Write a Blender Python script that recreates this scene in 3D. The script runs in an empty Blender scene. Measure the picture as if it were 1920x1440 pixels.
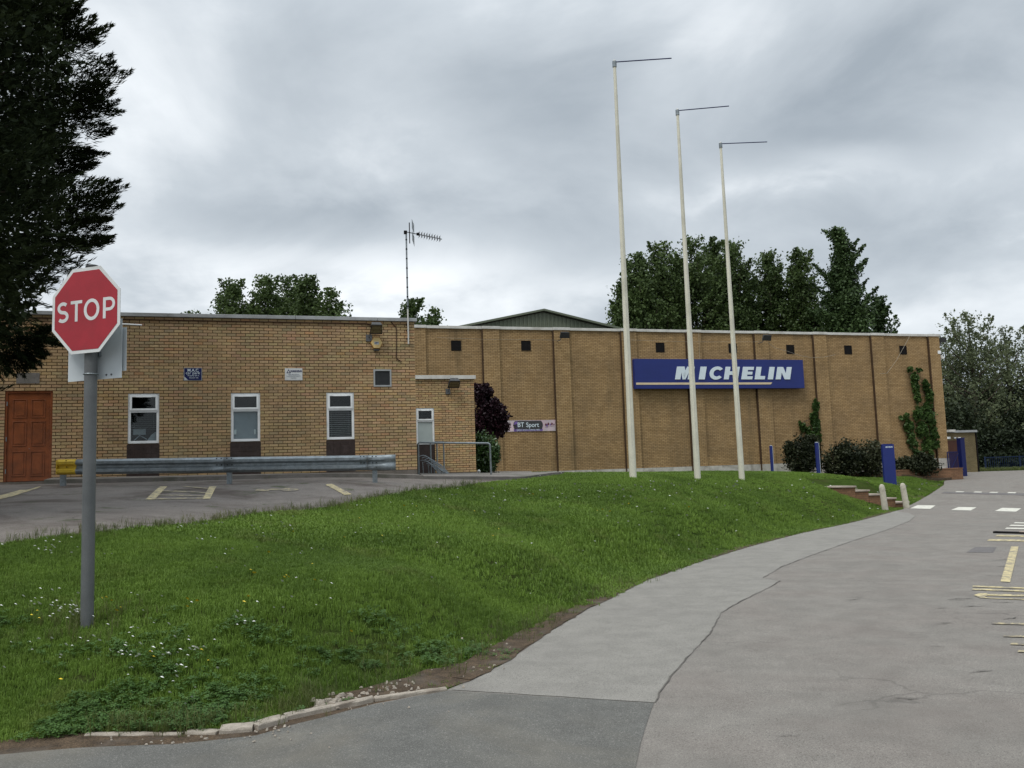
import bpy, math, random
import numpy as np
from mathutils import Matrix, Vector, geometry as mgeo
random.seed(7); rng = np.random.default_rng(7)
sc = bpy.context.scene; col = sc.collection
R = math.radians
# ------------------------------------------------------------------ camera
FPX = 1640.0; PITCH = R(5.7); ROLL = R(1.87); EYE = 1.62
fw = np.array([0, math.cos(PITCH), math.sin(PITCH)])
up0 = np.array([0, -math.sin(PITCH), math.cos(PITCH)]); rt0 = np.array([1.0, 0, 0])
rt = rt0 * math.cos(ROLL) - up0 * math.sin(ROLL)
up = rt0 * math.sin(ROLL) + up0 * math.cos(ROLL)
CAM = np.array([0, 0, EYE])
cd = bpy.data.cameras.new('camera'); cam = bpy.data.objects.new('camera', cd); col.objects.link(cam)
cd.sensor_width = 36; cd.lens = FPX / 1920 * 36; cd.clip_start = 0.05; cd.clip_end = 4000
cam.matrix_world = Matrix(((rt[0], up[0], -fw[0], 0), (rt[1], up[1], -fw[1], 0), (rt[2], up[2], -fw[2], EYE), (0, 0, 0, 1)))
sc.camera = cam
# ------------------------------------------------------------------ view
vs = sc.view_settings
vs.view_transform = 'Standard'; vs.look = 'None'; vs.gamma = 1; vs.use_curve_mapping = False
vs.exposure = 0.47
SUN_EL, SUN_AZ = R(58), R(215)     # high soft light through the cloud, behind the camera to the left

def ray(px, py):
    d = (px - 960) / FPX * rt + (720 - py) / FPX * up + fw
    return d
def pt(px, py, Z): return CAM + Z * ray(px, py)

# ------------------------------------------------------------------ node helpers
class NT:
    def __init__(s, tree): s.t = tree; s.n = tree.nodes; s.l = tree.links
    def node(s, typ, **kw):
        n = s.n.new(typ)
        for k, v in kw.items():
            if k.startswith('i_'):
                key = k[2:]
                key = int(key) if key.isdigit() else key.replace('_', ' ')
                s.plug(n.inputs[key], v)
            else: setattr(n, k, v)
        return n
    def plug(s, inp, v):
        if isinstance(v, bpy.types.NodeSocket): s.l.new(v, inp)
        else: inp.default_value = v
    def math(s, op, a, b=0.0, c=None, clamp=False):
        n = s.n.new('ShaderNodeMath'); n.operation = op; n.use_clamp = clamp
        s.plug(n.inputs[0], a); s.plug(n.inputs[1], b)
        if c is not None: s.plug(n.inputs[2], c)
        return n.outputs[0]
    def mix(s, f, a, b, mode='MIX'):
        n = s.n.new('ShaderNodeMix'); n.data_type = 'RGBA'; n.blend_type = mode
        s.plug(n.inputs[0], f); s.plug(n.inputs[6], a if not isinstance(a, tuple) else (*a[:3], 1)); s.plug(n.inputs[7], b if not isinstance(b, tuple) else (*b[:3], 1))
        return n.outputs[2]
    def noise(s, vec, scale, detail=4, rough=.55, dist=0.0):
        n = s.n.new('ShaderNodeTexNoise'); n.inputs['Scale'].default_value = scale; n.inputs['Detail'].default_value = detail
        n.inputs['Roughness'].default_value = rough; n.inputs['Distortion'].default_value = dist
        if vec is not None: s.l.new(vec, n.inputs['Vector'])
        return n.outputs['Fac']
    def ramp(s, f, lo, hi, a=0.0, b=1.0):
        n = s.n.new('ShaderNodeMapRange'); n.interpolation_type = 'SMOOTHSTEP'
        s.plug(n.inputs[0], f); n.inputs[1].default_value = lo; n.inputs[2].default_value = hi; n.inputs[3].default_value = a; n.inputs[4].default_value = b
        return n.outputs[0]
    def mapping(s, vec, scale=(1, 1, 1), loc=(0, 0, 0), rot=(0, 0, 0)):
        n = s.n.new('ShaderNodeMapping'); s.l.new(vec, n.inputs[0]); n.inputs[1].default_value = loc; n.inputs[2].default_value = rot; n.inputs[3].default_value = scale
        return n.outputs[0]

# ------------------------------------------------------------------ world: overcast sky, clouds as a pattern of directions
w = bpy.data.worlds.new('World'); sc.world = w; w.use_nodes = True
t = NT(w.node_tree); t.n.clear()
out = t.node('ShaderNodeOutputWorld')
sky = t.node('ShaderNodeTexSky', sky_type='NISHITA'); sky.sun_disc = False; sky.sun_elevation = SUN_EL; sky.sun_rotation = SUN_AZ
bg1 = t.node('ShaderNodeBackground'); t.l.new(sky.outputs[0], bg1.inputs[0]); bg1.inputs[1].default_value = 0.1
tc = t.node('ShaderNodeTexCoord')
sep = t.node('ShaderNodeSeparateXYZ'); t.l.new(tc.outputs['Generated'], sep.inputs[0])
X, Y, Zc = sep.outputs
den = t.math('ADD', t.math('MAXIMUM', Zc, 0.0), 0.30)
cmb = t.node('ShaderNodeCombineXYZ'); t.plug(cmb.inputs[0], t.math('DIVIDE', X, den)); t.plug(cmb.inputs[1], t.math('DIVIDE', Y, den))
P = t.mapping(cmb.outputs[0], scale=(1.5, 1.5, 1), loc=(3.7, 1.2, 0.5))
n1 = t.noise(P, 1.15, 7, .52, .5)
n2 = t.noise(P, 2.3, 6, .55, .3)
uu = t.math('ARCTAN2', X, Y); vv = t.math('ARCSINE', Zc)
def blob(px, py, sx, sy, amp):
    d = ray(px, py); d = d / np.linalg.norm(d)
    u0 = math.atan2(d[0], d[1]); v0 = math.asin(d[2])
    nz = t.math('MULTIPLY', t.math('SUBTRACT', n2, .5), .18)
    a = t.math('DIVIDE', t.math('ADD', t.math('SUBTRACT', uu, u0), nz), sx / FPX)
    b = t.math('DIVIDE', t.math('ADD', t.math('SUBTRACT', vv, v0), t.math('MULTIPLY', nz, .5)), sy / FPX)
    q = t.math('ADD', t.math('MULTIPLY', a, a), t.math('MULTIPLY', b, b))
    return t.math('MULTIPLY', t.math('EXPONENT', t.math('MULTIPLY', q, -1.0)), amp)
val = t.math('ADD', t.math('MULTIPLY', t.math('SUBTRACT', n1, .5), 1.05), t.math('MULTIPLY', t.math('SUBTRACT', n2, .5), .62))
BLOBS = [(560, 510, 380, 60, .27), (270, 230, 130, 170, .20), (560, 400, 330, 50, -.22), (1010, 170, 200, 110, -.14),
         (1700, 200, 330, 90, -.20), (1560, 315, 190, 38, .34), (1830, 460, 170, 70, -.24), (1500, 20, 260, 60, .12),
         (900, 530, 260, 50, .13), (1800, 590, 220, 50, .20), (1050, 440, 220, 60, -.04), (400, 60, 300, 70, -.03), (800, 250, 160, 60, .05)]
for b in BLOBS: val = t.math('ADD', val, blob(*b))
val = t.math('ADD', val, .5)
cr = t.node('ShaderNodeValToRGB'); t.plug(cr.inputs[0], val)
e = cr.color_ramp; e.elements[0].position = .12; e.elements[0].color = (.285, .325, .365, 1)
e.elements[1].position = .95; e.elements[1].color = (.80, .83, .855, 1)
m = e.elements.new(.5); m.color = (.445, .487, .525, 1)
zen = t.ramp(Zc, .42, .95, 1.0, 2.3)       # an overcast sky is brightest overhead
ccol = t.mix(1.0, cr.outputs[0], (1, 1, 1), 'MULTIPLY')
bg2 = t.node('ShaderNodeBackground'); t.l.new(ccol, bg2.inputs[0]); t.plug(bg2.inputs[1], zen)
mx = t.node('ShaderNodeMixShader'); mx.inputs[0].default_value = .96
t.l.new(bg1.outputs[0], mx.inputs[1]); t.l.new(bg2.outputs[0], mx.inputs[2]); t.l.new(mx.outputs[0], out.inputs[0])
# ------------------------------------------------------------------ sun behind cloud
sl = bpy.data.lights.new('sun', 'SUN'); sl.energy = 1.5; sl.angle = R(22); sl.color = (1, .97, .92)
so = bpy.data.objects.new('sun', sl); col.objects.link(so)
sd = Vector((math.sin(SUN_AZ) * math.cos(SUN_EL), math.cos(SUN_AZ) * math.cos(SUN_EL), math.sin(SUN_EL)))
so.rotation_euler = (-sd).to_track_quat('-Z', 'Y').to_euler(); so.location = (0, -10, 40)

# ------------------------------------------------------------------ materials
MATS = {}
def pm(name, base, var=.15, scale=8.0, rough=.8, bump=.0, metal=0.0, bscale=None, dirt=None, dirt_amt=.0, coords='Object', fine=.0, fscale=120., spec=.3, alt=None):
    """painted/solid surface with multi-scale variation, optional dirt colour and fine relief"""
    m = bpy.data.materials.new(name); m.use_nodes = True; t = NT(m.node_tree); t.n.clear()
    o = t.node('ShaderNodeOutputMaterial'); b = t.node('ShaderNodeBsdfPrincipled'); t.l.new(b.outputs[0], o.inputs[0])
    tc = t.node('ShaderNodeTexCoord'); v = tc.outputs[coords]
    n = t.noise(v, scale, 6, .6)
    c = t.mix(t.ramp(n, .25, .75), tuple(x * (1 - var) for x in base), tuple(min(1, x * (1 + var)) for x in (alt or base)))
    if fine > 0:
        f = t.noise(v, fscale, 2, .6)
        c = t.mix(1.0, c, t.mix(t.ramp(f, .3, .7), (1 - fine,) * 3, (1 + fine,) * 3), 'MULTIPLY')
    if dirt:
        d = t.noise(v, scale * .35, 8, .65, .5)
        c = t.mix(t.math('MULTIPLY', t.ramp(d, .48, .68), dirt_amt), c, dirt)
    t.l.new(c, b.inputs['Base Color']); b.inputs['Roughness'].default_value = rough; b.inputs['Metallic'].default_value = metal
    b.inputs['Specular IOR Level'].default_value = spec
    if bump > 0:
        bn = t.node('ShaderNodeBump'); bn.inputs['Strength'].default_value = bump; bn.inputs['Distance'].default_value = .01
        t.l.new(t.noise(v, bscale or fscale, 4, .6), bn.inputs['Height']); t.l.new(bn.outputs[0], b.inputs['Normal'])
    MATS[name] = m; return m

def brick_attr_mat(name):
    m = bpy.data.materials.new(name); m.use_nodes = True; t = NT(m.node_tree); t.n.clear()
    o = t.node('ShaderNodeOutputMaterial'); b = t.node('ShaderNodeBsdfPrincipled'); t.l.new(b.outputs[0], o.inputs[0])
    a = t.node('ShaderNodeAttribute', attribute_name='Col'); g = t.node('ShaderNodeNewGeometry')
    v = g.outputs['Position']
    c = t.mix(1.0, a.outputs['Color'], t.mix(t.ramp(t.noise(v, 45, 3, .7), .3, .7), (.80,) * 3, (1.16,) * 3), 'MULTIPLY')
    c = t.mix(1.0, c, t.mix(t.ramp(t.noise(v, 1.1, 6, .6), .3, .7), (.84, .84, .86), (1.06, 1.05, 1.02)), 'MULTIPLY')
    # weather streaks running down the wall
    vv = t.mapping(v, scale=(1.3, 1.3, .18))
    c = t.mix(t.math('MULTIPLY', t.ramp(t.noise(vv, 1.9, 7, .7), .53, .76), .34), c, (.15, .115, .07))
    t.l.new(c, b.inputs['Base Color']); b.inputs['Roughness'].default_value = .9; b.inputs['Specular IOR Level'].default_value = .2
    bn = t.node('ShaderNodeBump'); bn.inputs['Strength'].default_value = .5; bn.inputs['Distance'].default_value = .004
    t.l.new(t.noise(v, 140, 3, .7), bn.inputs['Height']); t.l.new(bn.outputs[0], b.inputs['Normal'])
    return m

def brick_tex_mat(name, c1, c2, mortar, stain=.35, top=None):
    """brickwork too far away to pick the bricks apart: courses from the brick texture in wall coordinates"""
    m = bpy.data.materials.new(name); m.use_nodes = True; t = NT(m.node_tree); t.n.clear()
    o = t.node('ShaderNodeOutputMaterial'); b = t.node('ShaderNodeBsdfPrincipled'); t.l.new(b.outputs[0], o.inputs[0])
    tc = t.node('ShaderNodeTexCoord'); s = t.node('ShaderNodeSeparateXYZ'); t.l.new(tc.outputs['Object'], s.inputs[0])
    cb = t.node('ShaderNodeCombineXYZ'); t.plug(cb.inputs[0], t.math('ADD', s.outputs[0], s.outputs[1])); t.plug(cb.inputs[1], s.outputs[2])
    bt = t.node('ShaderNodeTexBrick'); t.l.new(cb.outputs[0], bt.inputs[0])
    bt.inputs['Scale'].default_value = 1; bt.inputs['Brick Width'].default_value = .225; bt.inputs['Row Height'].default_value = .075
    bt.inputs['Mortar Size'].default_value = .0075; bt.inputs['Mortar Smooth'].default_value = .3; bt.offset = .5
    bt.inputs['Color1'].default_value = (*c1, 1); bt.inputs['Color2'].default_value = (*c2, 1); bt.inputs['Mortar'].default_value = (*mortar, 1)
    c = bt.outputs['Color']; v = tc.outputs['Object']
    c = t.mix(1.0, c, t.mix(t.ramp(t.noise(v, 30, 3, .7), .3, .7), (.86,) * 3, (1.12,) * 3), 'MULTIPLY')
    c = t.mix(1.0, c, t.mix(t.ramp(t.noise(v, .7, 7, .62), .3, .7), (.80, .79, .80), (1.08, 1.05, 1.0)), 'MULTIPLY')
    vs_ = t.mapping(v, scale=(1, 1, .13))
    c = t.mix(t.math('MULTIPLY', t.ramp(t.noise(vs_, 1.6, 6, .65), .5, .74), stain), c, (.105, .08, .045))
    # patchy dark weathering as horizontal scuffs
    vh = t.mapping(v, scale=(.7, .7, 4.5))
    c = t.mix(t.math('MULTIPLY', t.ramp(t.noise(vh, 1.3, 7, .75), .54, .72), stain * 1.0), c, (.125, .092, .06))
    t.l.new(c, b.inputs['Base Color']); b.inputs['Roughness'].default_value = .92; b.inputs['Specular IOR Level'].default_value = .15
    bn = t.node('ShaderNodeBump'); bn.inputs['Strength'].default_value = .6; bn.inputs['Distance'].default_value = .006; bn.invert = True
    t.l.new(bt.outputs['Fac'], bn.inputs['Height']); t.l.new(bn.outputs[0], b.inputs['Normal'])
    return m

def tarmac(name, base, agg=.35, blot=(.1, .1, .1), blot_amt=.25, moss=0.0, crack=.0, ruddy=0.0):
    m = bpy.data.materials.new(name); m.use_nodes = True; t = NT(m.node_tree); t.n.clear()
    o = t.node('ShaderNodeOutputMaterial'); b = t.node('ShaderNodeBsdfPrincipled'); t.l.new(b.outputs[0], o.inputs[0])
    g = t.node('ShaderNodeNewGeometry'); v = g.outputs['Position']
    sp = t.noise(v, 130, 4, .8)
    vo = t.node('ShaderNodeTexVoronoi', feature='F1'); t.l.new(v, vo.inputs['Vector']); vo.inputs['Scale'].default_value = 150
    c = t.mix(t.ramp(sp, .32, .68), tuple(x * (1 - agg) for x in base), tuple(x * (1 + agg) for x in base))
    hs = t.node('ShaderNodeSeparateColor'); t.l.new(vo.outputs['Color'], hs.inputs[0])
    c = t.mix(t.math('MULTIPLY', t.ramp(hs.outputs[0], .90, .97), .28), c, (.44, .42, .38))
    c = t.mix(t.math('MULTIPLY', t.ramp(hs.outputs[1], .85, .95), .5), c, (.05, .048, .045))
    big = t.noise(v, .55, 8, .62, .6)
    c = t.mix(t.math('MULTIPLY', t.ramp(big, .45, .7), blot_amt), c, blot)
    mid = t.noise(v, 3.0, 6, .65)
    c = t.mix(1.0, c, t.mix(t.ramp(mid, .3, .7), (.90,) * 3, (1.10,) * 3), 'MULTIPLY')
    if ruddy > 0:
        c = t.mix(t.math('MULTIPLY', t.ramp(t.noise(v, .8, 5, .6), .4, .65), ruddy), c, (.16, .115, .10))
    if moss > 0:
        c = t.mix(t.math('MULTIPLY', t.ramp(t.noise(v, 1.7, 9, .72, .4), .56, .66), moss), c, (.055, .065, .03))
    if crack > 0:
        vw = t.node('ShaderNodeTexVoronoi', feature='DISTANCE_TO_EDGE')
        wv = t.node('ShaderNodeVectorMath', operation='ADD'); t.l.new(v, wv.inputs[0])
        nn = t.node('ShaderNodeTexNoise'); nn.inputs['Scale'].default_value = 2.5; t.l.new(v, nn.inputs['Vector'])
        sc_ = t.node('ShaderNodeVectorMath', operation='SCALE'); t.l.new(nn.outputs['Color'], sc_.inputs[0]); sc_.inputs['Scale'].default_value = .5
        t.l.new(sc_.outputs[0], wv.inputs[1]); t.l.new(wv.outputs[0], vw.inputs['Vector']); vw.inputs['Scale'].default_value = .42
        ck = t.math('MULTIPLY', t.ramp(vw.outputs['Distance'], .0, .012, 1, 0), t.ramp(t.noise(v, .5, 3), .5, .62))
        c = t.mix(t.math('MULTIPLY', ck, crack), c, (.035, .033, .03))
    t.l.new(c, b.inputs['Base Color']); b.inputs['Roughness'].default_value = .88; b.inputs['Specular IOR Level'].default_value = .25
    bn = t.node('ShaderNodeBump'); bn.inputs['Strength'].default_value = .55; bn.inputs['Distance'].default_value = .006
    t.l.new(sp, bn.inputs['Height']); t.l.new(bn.outputs[0], b.inputs['Normal'])
    return m

def worn_paint(name, base, under, wear=.5):
    m = bpy.data.materials.new(name); m.use_nodes = True; t = NT(m.node_tree); t.n.clear()
    o = t.node('ShaderNodeOutputMaterial'); b = t.node('ShaderNodeBsdfPrincipled'); t.l.new(b.outputs[0], o.inputs[0])
    g = t.node('ShaderNodeNewGeometry'); v = g.outputs['Position']
    n = t.math('ADD', t.math('MULTIPLY', t.noise(v, 9, 6, .7, .5), .7), t.math('MULTIPLY', t.noise(v, 60, 3, .7), .3))
    c = t.mix(t.ramp(n, wear - .05, wear + .07), under, base)
    c = t.mix(1.0, c, t.mix(t.noise(v, 120, 2), (.8,) * 3, (1.15,) * 3), 'MULTIPLY')
    t.l.new(c, b.inputs['Base Color']); b.inputs['Roughness'].default_value = .8
    return m

def foliage(name, dark, light, trans=.25, rough=.6, scale=.6, spec=.25):
    m = bpy.data.materials.new(name); m.use_nodes = True; t = NT(m.node_tree); t.n.clear()
    o = t.node('ShaderNodeOutputMaterial'); b = t.node('ShaderNodeBsdfPrincipled')
    g = t.node('ShaderNodeNewGeometry'); v = g.outputs['Position']
    n = t.noise(v, scale, 4, .6)
    f = t.math('ADD', t.math('MULTIPLY', g.outputs['Random Per Island'], .55), t.math('MULTIPLY', t.ramp(n, .35, .65), .45))
    c = t.mix(f, dark, light)
    t.l.new(c, b.inputs['Base Color']); b.inputs['Roughness'].default_value = rough; b.inputs['Specular IOR Level'].default_value = spec
    if trans > 0:
        tr = t.node('ShaderNodeBsdfTranslucent'); t.l.new(c, tr.inputs[0])
        mx = t.node('ShaderNodeMixShader'); mx.inputs[0].default_value = trans
        t.l.new(b.outputs[0], mx.inputs[1]); t.l.new(tr.outputs[0], mx.inputs[2]); t.l.new(mx.outputs[0], o.inputs[0])
    else: t.l.new(b.outputs[0], o.inputs[0])
    return m

def grass_mat(name, dark, light, straw=(.2, .17, .07), straw_amt=.12):
    m = bpy.data.materials.new(name); m.use_nodes = True; t = NT(m.node_tree); t.n.clear()
    o = t.node('ShaderNodeOutputMaterial'); b = t.node('ShaderNodeBsdfPrincipled')
    g = t.node('ShaderNodeNewGeometry'); v = g.outputs['Position']; oi = t.node('ShaderNodeObjectInfo')
    f = t.math('ADD', t.math('MULTIPLY', g.outputs['Random Per Island'], .35), t.math('ADD', t.math('MULTIPLY', oi.outputs['Random'], .25), t.math('MULTIPLY', t.ramp(t.noise(v, .45, 6, .65), .36, .64), .55)))
    c = t.mix(f, dark, light)
    c = t.mix(t.math('MULTIPLY', t.ramp(t.noise(v, 1.3, 5, .6, .3), .55, .72), straw_amt * 2), c, straw)
    c = t.mix(t.math('MULTIPLY', t.ramp(g.outputs['Random Per Island'], .95, .97), .6), c, straw)
    t.l.new(c, b.inputs['Base Color']); b.inputs['Roughness'].default_value = .55; b.inputs['Specular IOR Level'].default_value = .25
    tr = t.node('ShaderNodeBsdfTranslucent'); t.l.new(c, tr.inputs[0])
    mx = t.node('ShaderNodeMixShader'); mx.inputs[0].default_value = .3
    t.l.new(b.outputs[0], mx.inputs[1]); t.l.new(tr.outputs[0], mx.inputs[2]); t.l.new(mx.outputs[0], o.inputs[0])
    return m

def glass_mat(name, tint=(.6, .65, .66), refl=.09):
    m = bpy.data.materials.new(name); m.use_nodes = True; t = NT(m.node_tree); t.n.clear()
    o = t.node('ShaderNodeOutputMaterial'); gl = t.node('ShaderNodeBsdfGlossy'); gl.inputs['Roughness'].default_value = .02
    tr = t.node('ShaderNodeBsdfTransparent'); tr.inputs[0].default_value = (*tint, 1)
    fr = t.node('ShaderNodeLayerWeight'); fr.inputs[0].default_value = .2
    mx = t.node('ShaderNodeMixShader'); t.plug(mx.inputs[0], t.math('ADD', t.math('MULTIPLY', fr.outputs['Fresnel'], .7), refl, clamp=True))
    t.l.new(tr.outputs[0], mx.inputs[1]); t.l.new(gl.outputs[0], mx.inputs[2]); t.l.new(mx.outputs[0], o.inputs[0])
    return m

M = {}
M['brick'] = brick_attr_mat('tan_brick')
M['mortar'] = pm('dark_mortar', (.060, .037, .018), .25, 20, .95, fine=.25)
M['hall'] = brick_tex_mat('hall_brickwork', (.40, .276, .142), (.312, .208, .101), (.080, .048, .022), .5)
M['hall_pier'] = brick_tex_mat('pier_brickwork', (.41, .285, .147), (.322, .216, .105), (.084, .051, .023), .42)
M['hall_side'] = pm('dark_brown_strip', (.055, .031, .015), .3, 5, .9, fine=.2)
M['shed_brick'] = brick_tex_mat('shed_brickwork', (.22, .18, .10), (.17, .14, .075), (.08, .06, .035), .4)
M['red_brick'] = brick_tex_mat('red_brickwork', (.26, .145, .085), (.19, .105, .062), (.11, .08, .055), .3)
M['coping'] = pm('grey_metal_coping', (.34, .35, .35), .14, 3, .55, metal=.25, dirt=(.16, .15, .13), dirt_amt=.5, fine=.06)
M['coping_pale'] = pm('pale_metal_coping', (.56, .55, .51), .12, 3, .6, dirt=(.3, .28, .24), dirt_amt=.5)
M['roof'] = pm('roof_felt', (.10, .10, .10), .2, 2, .9)
M['concrete'] = pm('plinth_concrete', (.46, .44, .39), .18, 4, .92, .25, dirt=(.16, .14, .11), dirt_amt=.7, fine=.12)
M['plinth_dark'] = pm('wing_plinth_concrete', (.155, .135, .115), .2, 4, .92, .25, dirt=(.08, .07, .055), dirt_amt=.6, fine=.15)
M['paving'] = pm('pavement_concrete', (.17, .155, .14), .18, 3, .9, .3, dirt=(.07, .075, .05), dirt_amt=.6, fine=.2, coords='Object')
M['kerb'] = pm('kerb_stone', (.33, .29, .24), .18, 10, .9, .4, dirt=(.13, .10, .075), dirt_amt=.55, fine=.2, fscale=180)
M['upvc'] = pm('white_upvc', (.80, .82, .82), .04, 6, .35, dirt=(.45, .45, .42), dirt_amt=.35, spec=.5)
M['glass'] = glass_mat('window_glass', (.88, .92, .92), refl=.02)
M['glass_pale'] = pm('frosted_pane', (.38, .43, .41), .06, 3, .15, spec=.5)
M['blind'] = pm('dark_blind_slat', (.42, .42, .40), .1, 6, .6)
M['blind_pale'] = pm('grey_blind_slat', (.42, .46, .50), .08, 6, .6)
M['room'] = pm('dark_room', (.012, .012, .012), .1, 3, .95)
M['dark_panel'] = pm('dark_brown_tile', (.036, .023, .019), .25, 9, .5, dirt=(.07, .05, .045), dirt_amt=.5, fine=.2)
M['door'] = pm('varnished_door', (.205, .058, .017), .22, 5, .38, spec=.45, dirt=(.12, .04, .015), dirt_amt=.5)
M['door_dark'] = pm('dark_door_frame', (.06, .022, .012), .2, 6, .5)
M['steel'] = pm('galvanised_steel', (.235, .265, .28), .2, 10, .5, metal=.6, dirt=(.15, .16, .16), dirt_amt=.5, fine=.12, fscale=60)
M['pole_grey'] = pm('grey_sign_pole', (.108, .114, .115), .12, 6, .5, metal=.1, dirt=(.07, .075, .08), dirt_amt=.5, fine=.08, spec=.4)
M['steel_dark'] = pm('weathered_steel', (.12, .125, .13), .2, 6, .55, metal=.4)
M['yellow'] = pm('yellow_paint', (.60, .40, .035), .12, 8, .6, dirt=(.10, .08, .05), dirt_amt=.55)
M['red'] = pm('stop_red', (.31, .016, .026), .10, 5, .45, spec=.4, fine=.05, dirt=(.22, .02, .025), dirt_amt=.5)
M['white'] = pm('white_reflective', (.60, .61, .60), .05, 8, .5, dirt=(.42, .42, .40), dirt_amt=.5)
M['plate_white'] = pm('pale_sign_back', (.50, .54, .56), .06, 4, .5, dirt=(.36, .39, .40), dirt_amt=.5)
M['black'] = pm('black_plastic', (.010, .009, .009), .2, 8, .7, spec=.1)
M['cable'] = pm('cable_sheath', (.30, .27, .21), .1, 8, .7)
M['darkgrey'] = pm('dark_grey_metal', (.045, .045, .045), .3, 8, .6)
M['blue'] = pm('royal_blue_panel', (.011, .023, .145), .07, 2, .42, spec=.4, dirt=(.012, .02, .15), dirt_amt=.5)
M['navy'] = pm('navy_panel', (.006, .011, .075), .1, 5, .5)
M['letter_white'] = pm('white_lettering', (.62, .70, .74), .03, 3, .45)
M['gold'] = pm('cream_stripe', (.62, .50, .33), .06, 3, .5)
M['cream'] = pm('cream_flagpole', (.62, .60, .49), .10, 1.2, .5, dirt=(.34, .33, .25), dirt_amt=.6, fine=.06, fscale=30)
M['green_clad'] = pm('green_cladding', (.125, .142, .098), .08, .6, .6, dirt=(.07, .09, .055), dirt_amt=.5)
M['bollard'] = pm('weathered_concrete', (.42, .39, .32), .15, 9, .92, .4, dirt=(.2, .19, .14), dirt_amt=.7, fine=.15)
M['bark'] = pm('tree_bark', (.07, .055, .042), .3, 6, .95, .5, bscale=20)
M['soil'] = pm('soil_and_litter', (.066, .045, .027), .4, 9, .95, .6, bscale=60, dirt=(.10, .085, .07), dirt_amt=.6, fine=.5, fscale=90, coords='Object')
M['turf'] = pm('turf_base', (.034, .055, .012), .3, 3, .95, .6, bscale=50, dirt=(.05, .045, .022), dirt_amt=.5, fine=.35, fscale=60, spec=.0)
M['far_ground'] = pm('far_ground', (.06, .08, .03), .2, .05, .95)
M['road'] = tarmac('road_tarmac', (.200, .184, .163), .36, (.155, .142, .126), .55, 0, .3, .15)
M['foot'] = tarmac('pale_tarmac', (.225, .213, .190), .28, (.20, .188, .17), .55)
M['patch'] = tarmac('dark_patch_tarmac', (.118, .116, .106), .42, (.19, .17, .135), .5)
M['newpatch'] = tarmac('small_dark_patch', (.135, .125, .122), .22, (.10, .10, .10), .3)
M['carpark'] = tarmac('car_park_tarmac', (.17, .15, .134), .36, (.062, .046, .038), .85, .8, .5)
M['ypaint'] = worn_paint('worn_yellow_marking', (.54, .45, .24), (.19, .17, .14), .475)
M['ypaint2'] = worn_paint('faded_yellow_marking', (.44, .37, .21), (.17, .15, .125), .52)
M['wpaint'] = worn_paint('white_road_block', (.62, .60, .52), (.3, .28, .26), .42)
M['needle'] = foliage('cypress_sprays', (.010, .017, .007), (.038, .052, .018), .12, .7, .5, .12)
M['poplar'] = foliage('poplar_leaves', (.032, .055, .016), (.10, .148, .045), .26, .55, .15)
M['maple'] = foliage('conical_leaves', (.024, .046, .015), (.07, .115, .036), .2, .55, .2)
M['birch'] = foliage('birch_leaves', (.075, .095, .048), (.18, .21, .11), .35, .6, .25)
M['purple'] = foliage('purple_leaves', (.008, .003, .006), (.036, .010, .017), .1, .55, 1.2)
M['laurel'] = foliage('laurel_leaves', (.016, .042, .010), (.075, .135, .035), .2, .35, 1.5, .5)
M['shrub'] = foliage('dark_shrub_leaves', (.010, .016, .007), (.034, .040, .016), .15, .6, 1.0)
M['shrub2'] = foliage('grey_shrub_leaves', (.018, .024, .010), (.06, .065, .03), .15, .6, 1.0)
M['ivy'] = foliage('ivy_leaves', (.022, .055, .012), (.095, .16, .042), .25, .45, 1.0)
M['hedge'] = foliage('hedge_leaves', (.012, .020, .009), (.034, .048, .020), .15, .6, .35)
M['grassb'] = grass_mat('lawn_blades', (.056, .106, .015), (.168, .265, .042))
M['clover'] = grass_mat('clover_leaves', (.036, .082, .018), (.09, .17, .042), straw_amt=.03)
M['weed'] = grass_mat('rough_grass', (.035, .06, .015), (.13, .15, .045), straw_amt=.35)
M['petal'] = pm('white_petals', (.75, .75, .70), .05, 50, .6)
M['butter'] = pm('buttercup_petals', (.75, .55, .04), .05, 50, .5)
M['pink_banner'] = pm('banner_print', (.50, .47, .47), .15, 2.2, .5, alt=(.55, .42, .45), dirt=(.55, .28, .36), dirt_amt=.25)
M['maroon'] = pm('banner_figures', (.10, .02, .03), .3, 12, .6)
M['purple_print'] = pm('banner_purple', (.16, .10, .30), .3, 8, .6)
M['alarm'] = pm('alarm_box_plastic', (.62, .46, .20), .06, 6, .5, dirt=(.45, .3, .12), dirt_amt=.4)
M['alarm_side'] = pm('alarm_box_rim', (.50, .25, .04), .1, 6, .5)
M['brown_metal'] = pm('brown_conduit', (.05, .022, .012), .2, 8, .6)
M['skyblue'] = pm('railing_blue', (.008, .02, .055), .15, 4, .5)
M['crack'] = pm('crack_tar', (.115, .106, .093), .3, 20, .95)
M['step_top'] = pm('step_slab', (.37, .31, .26), .15, 5, .9, .3, dirt=(.2, .16, .12), dirt_amt=.5, fine=.15)

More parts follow.
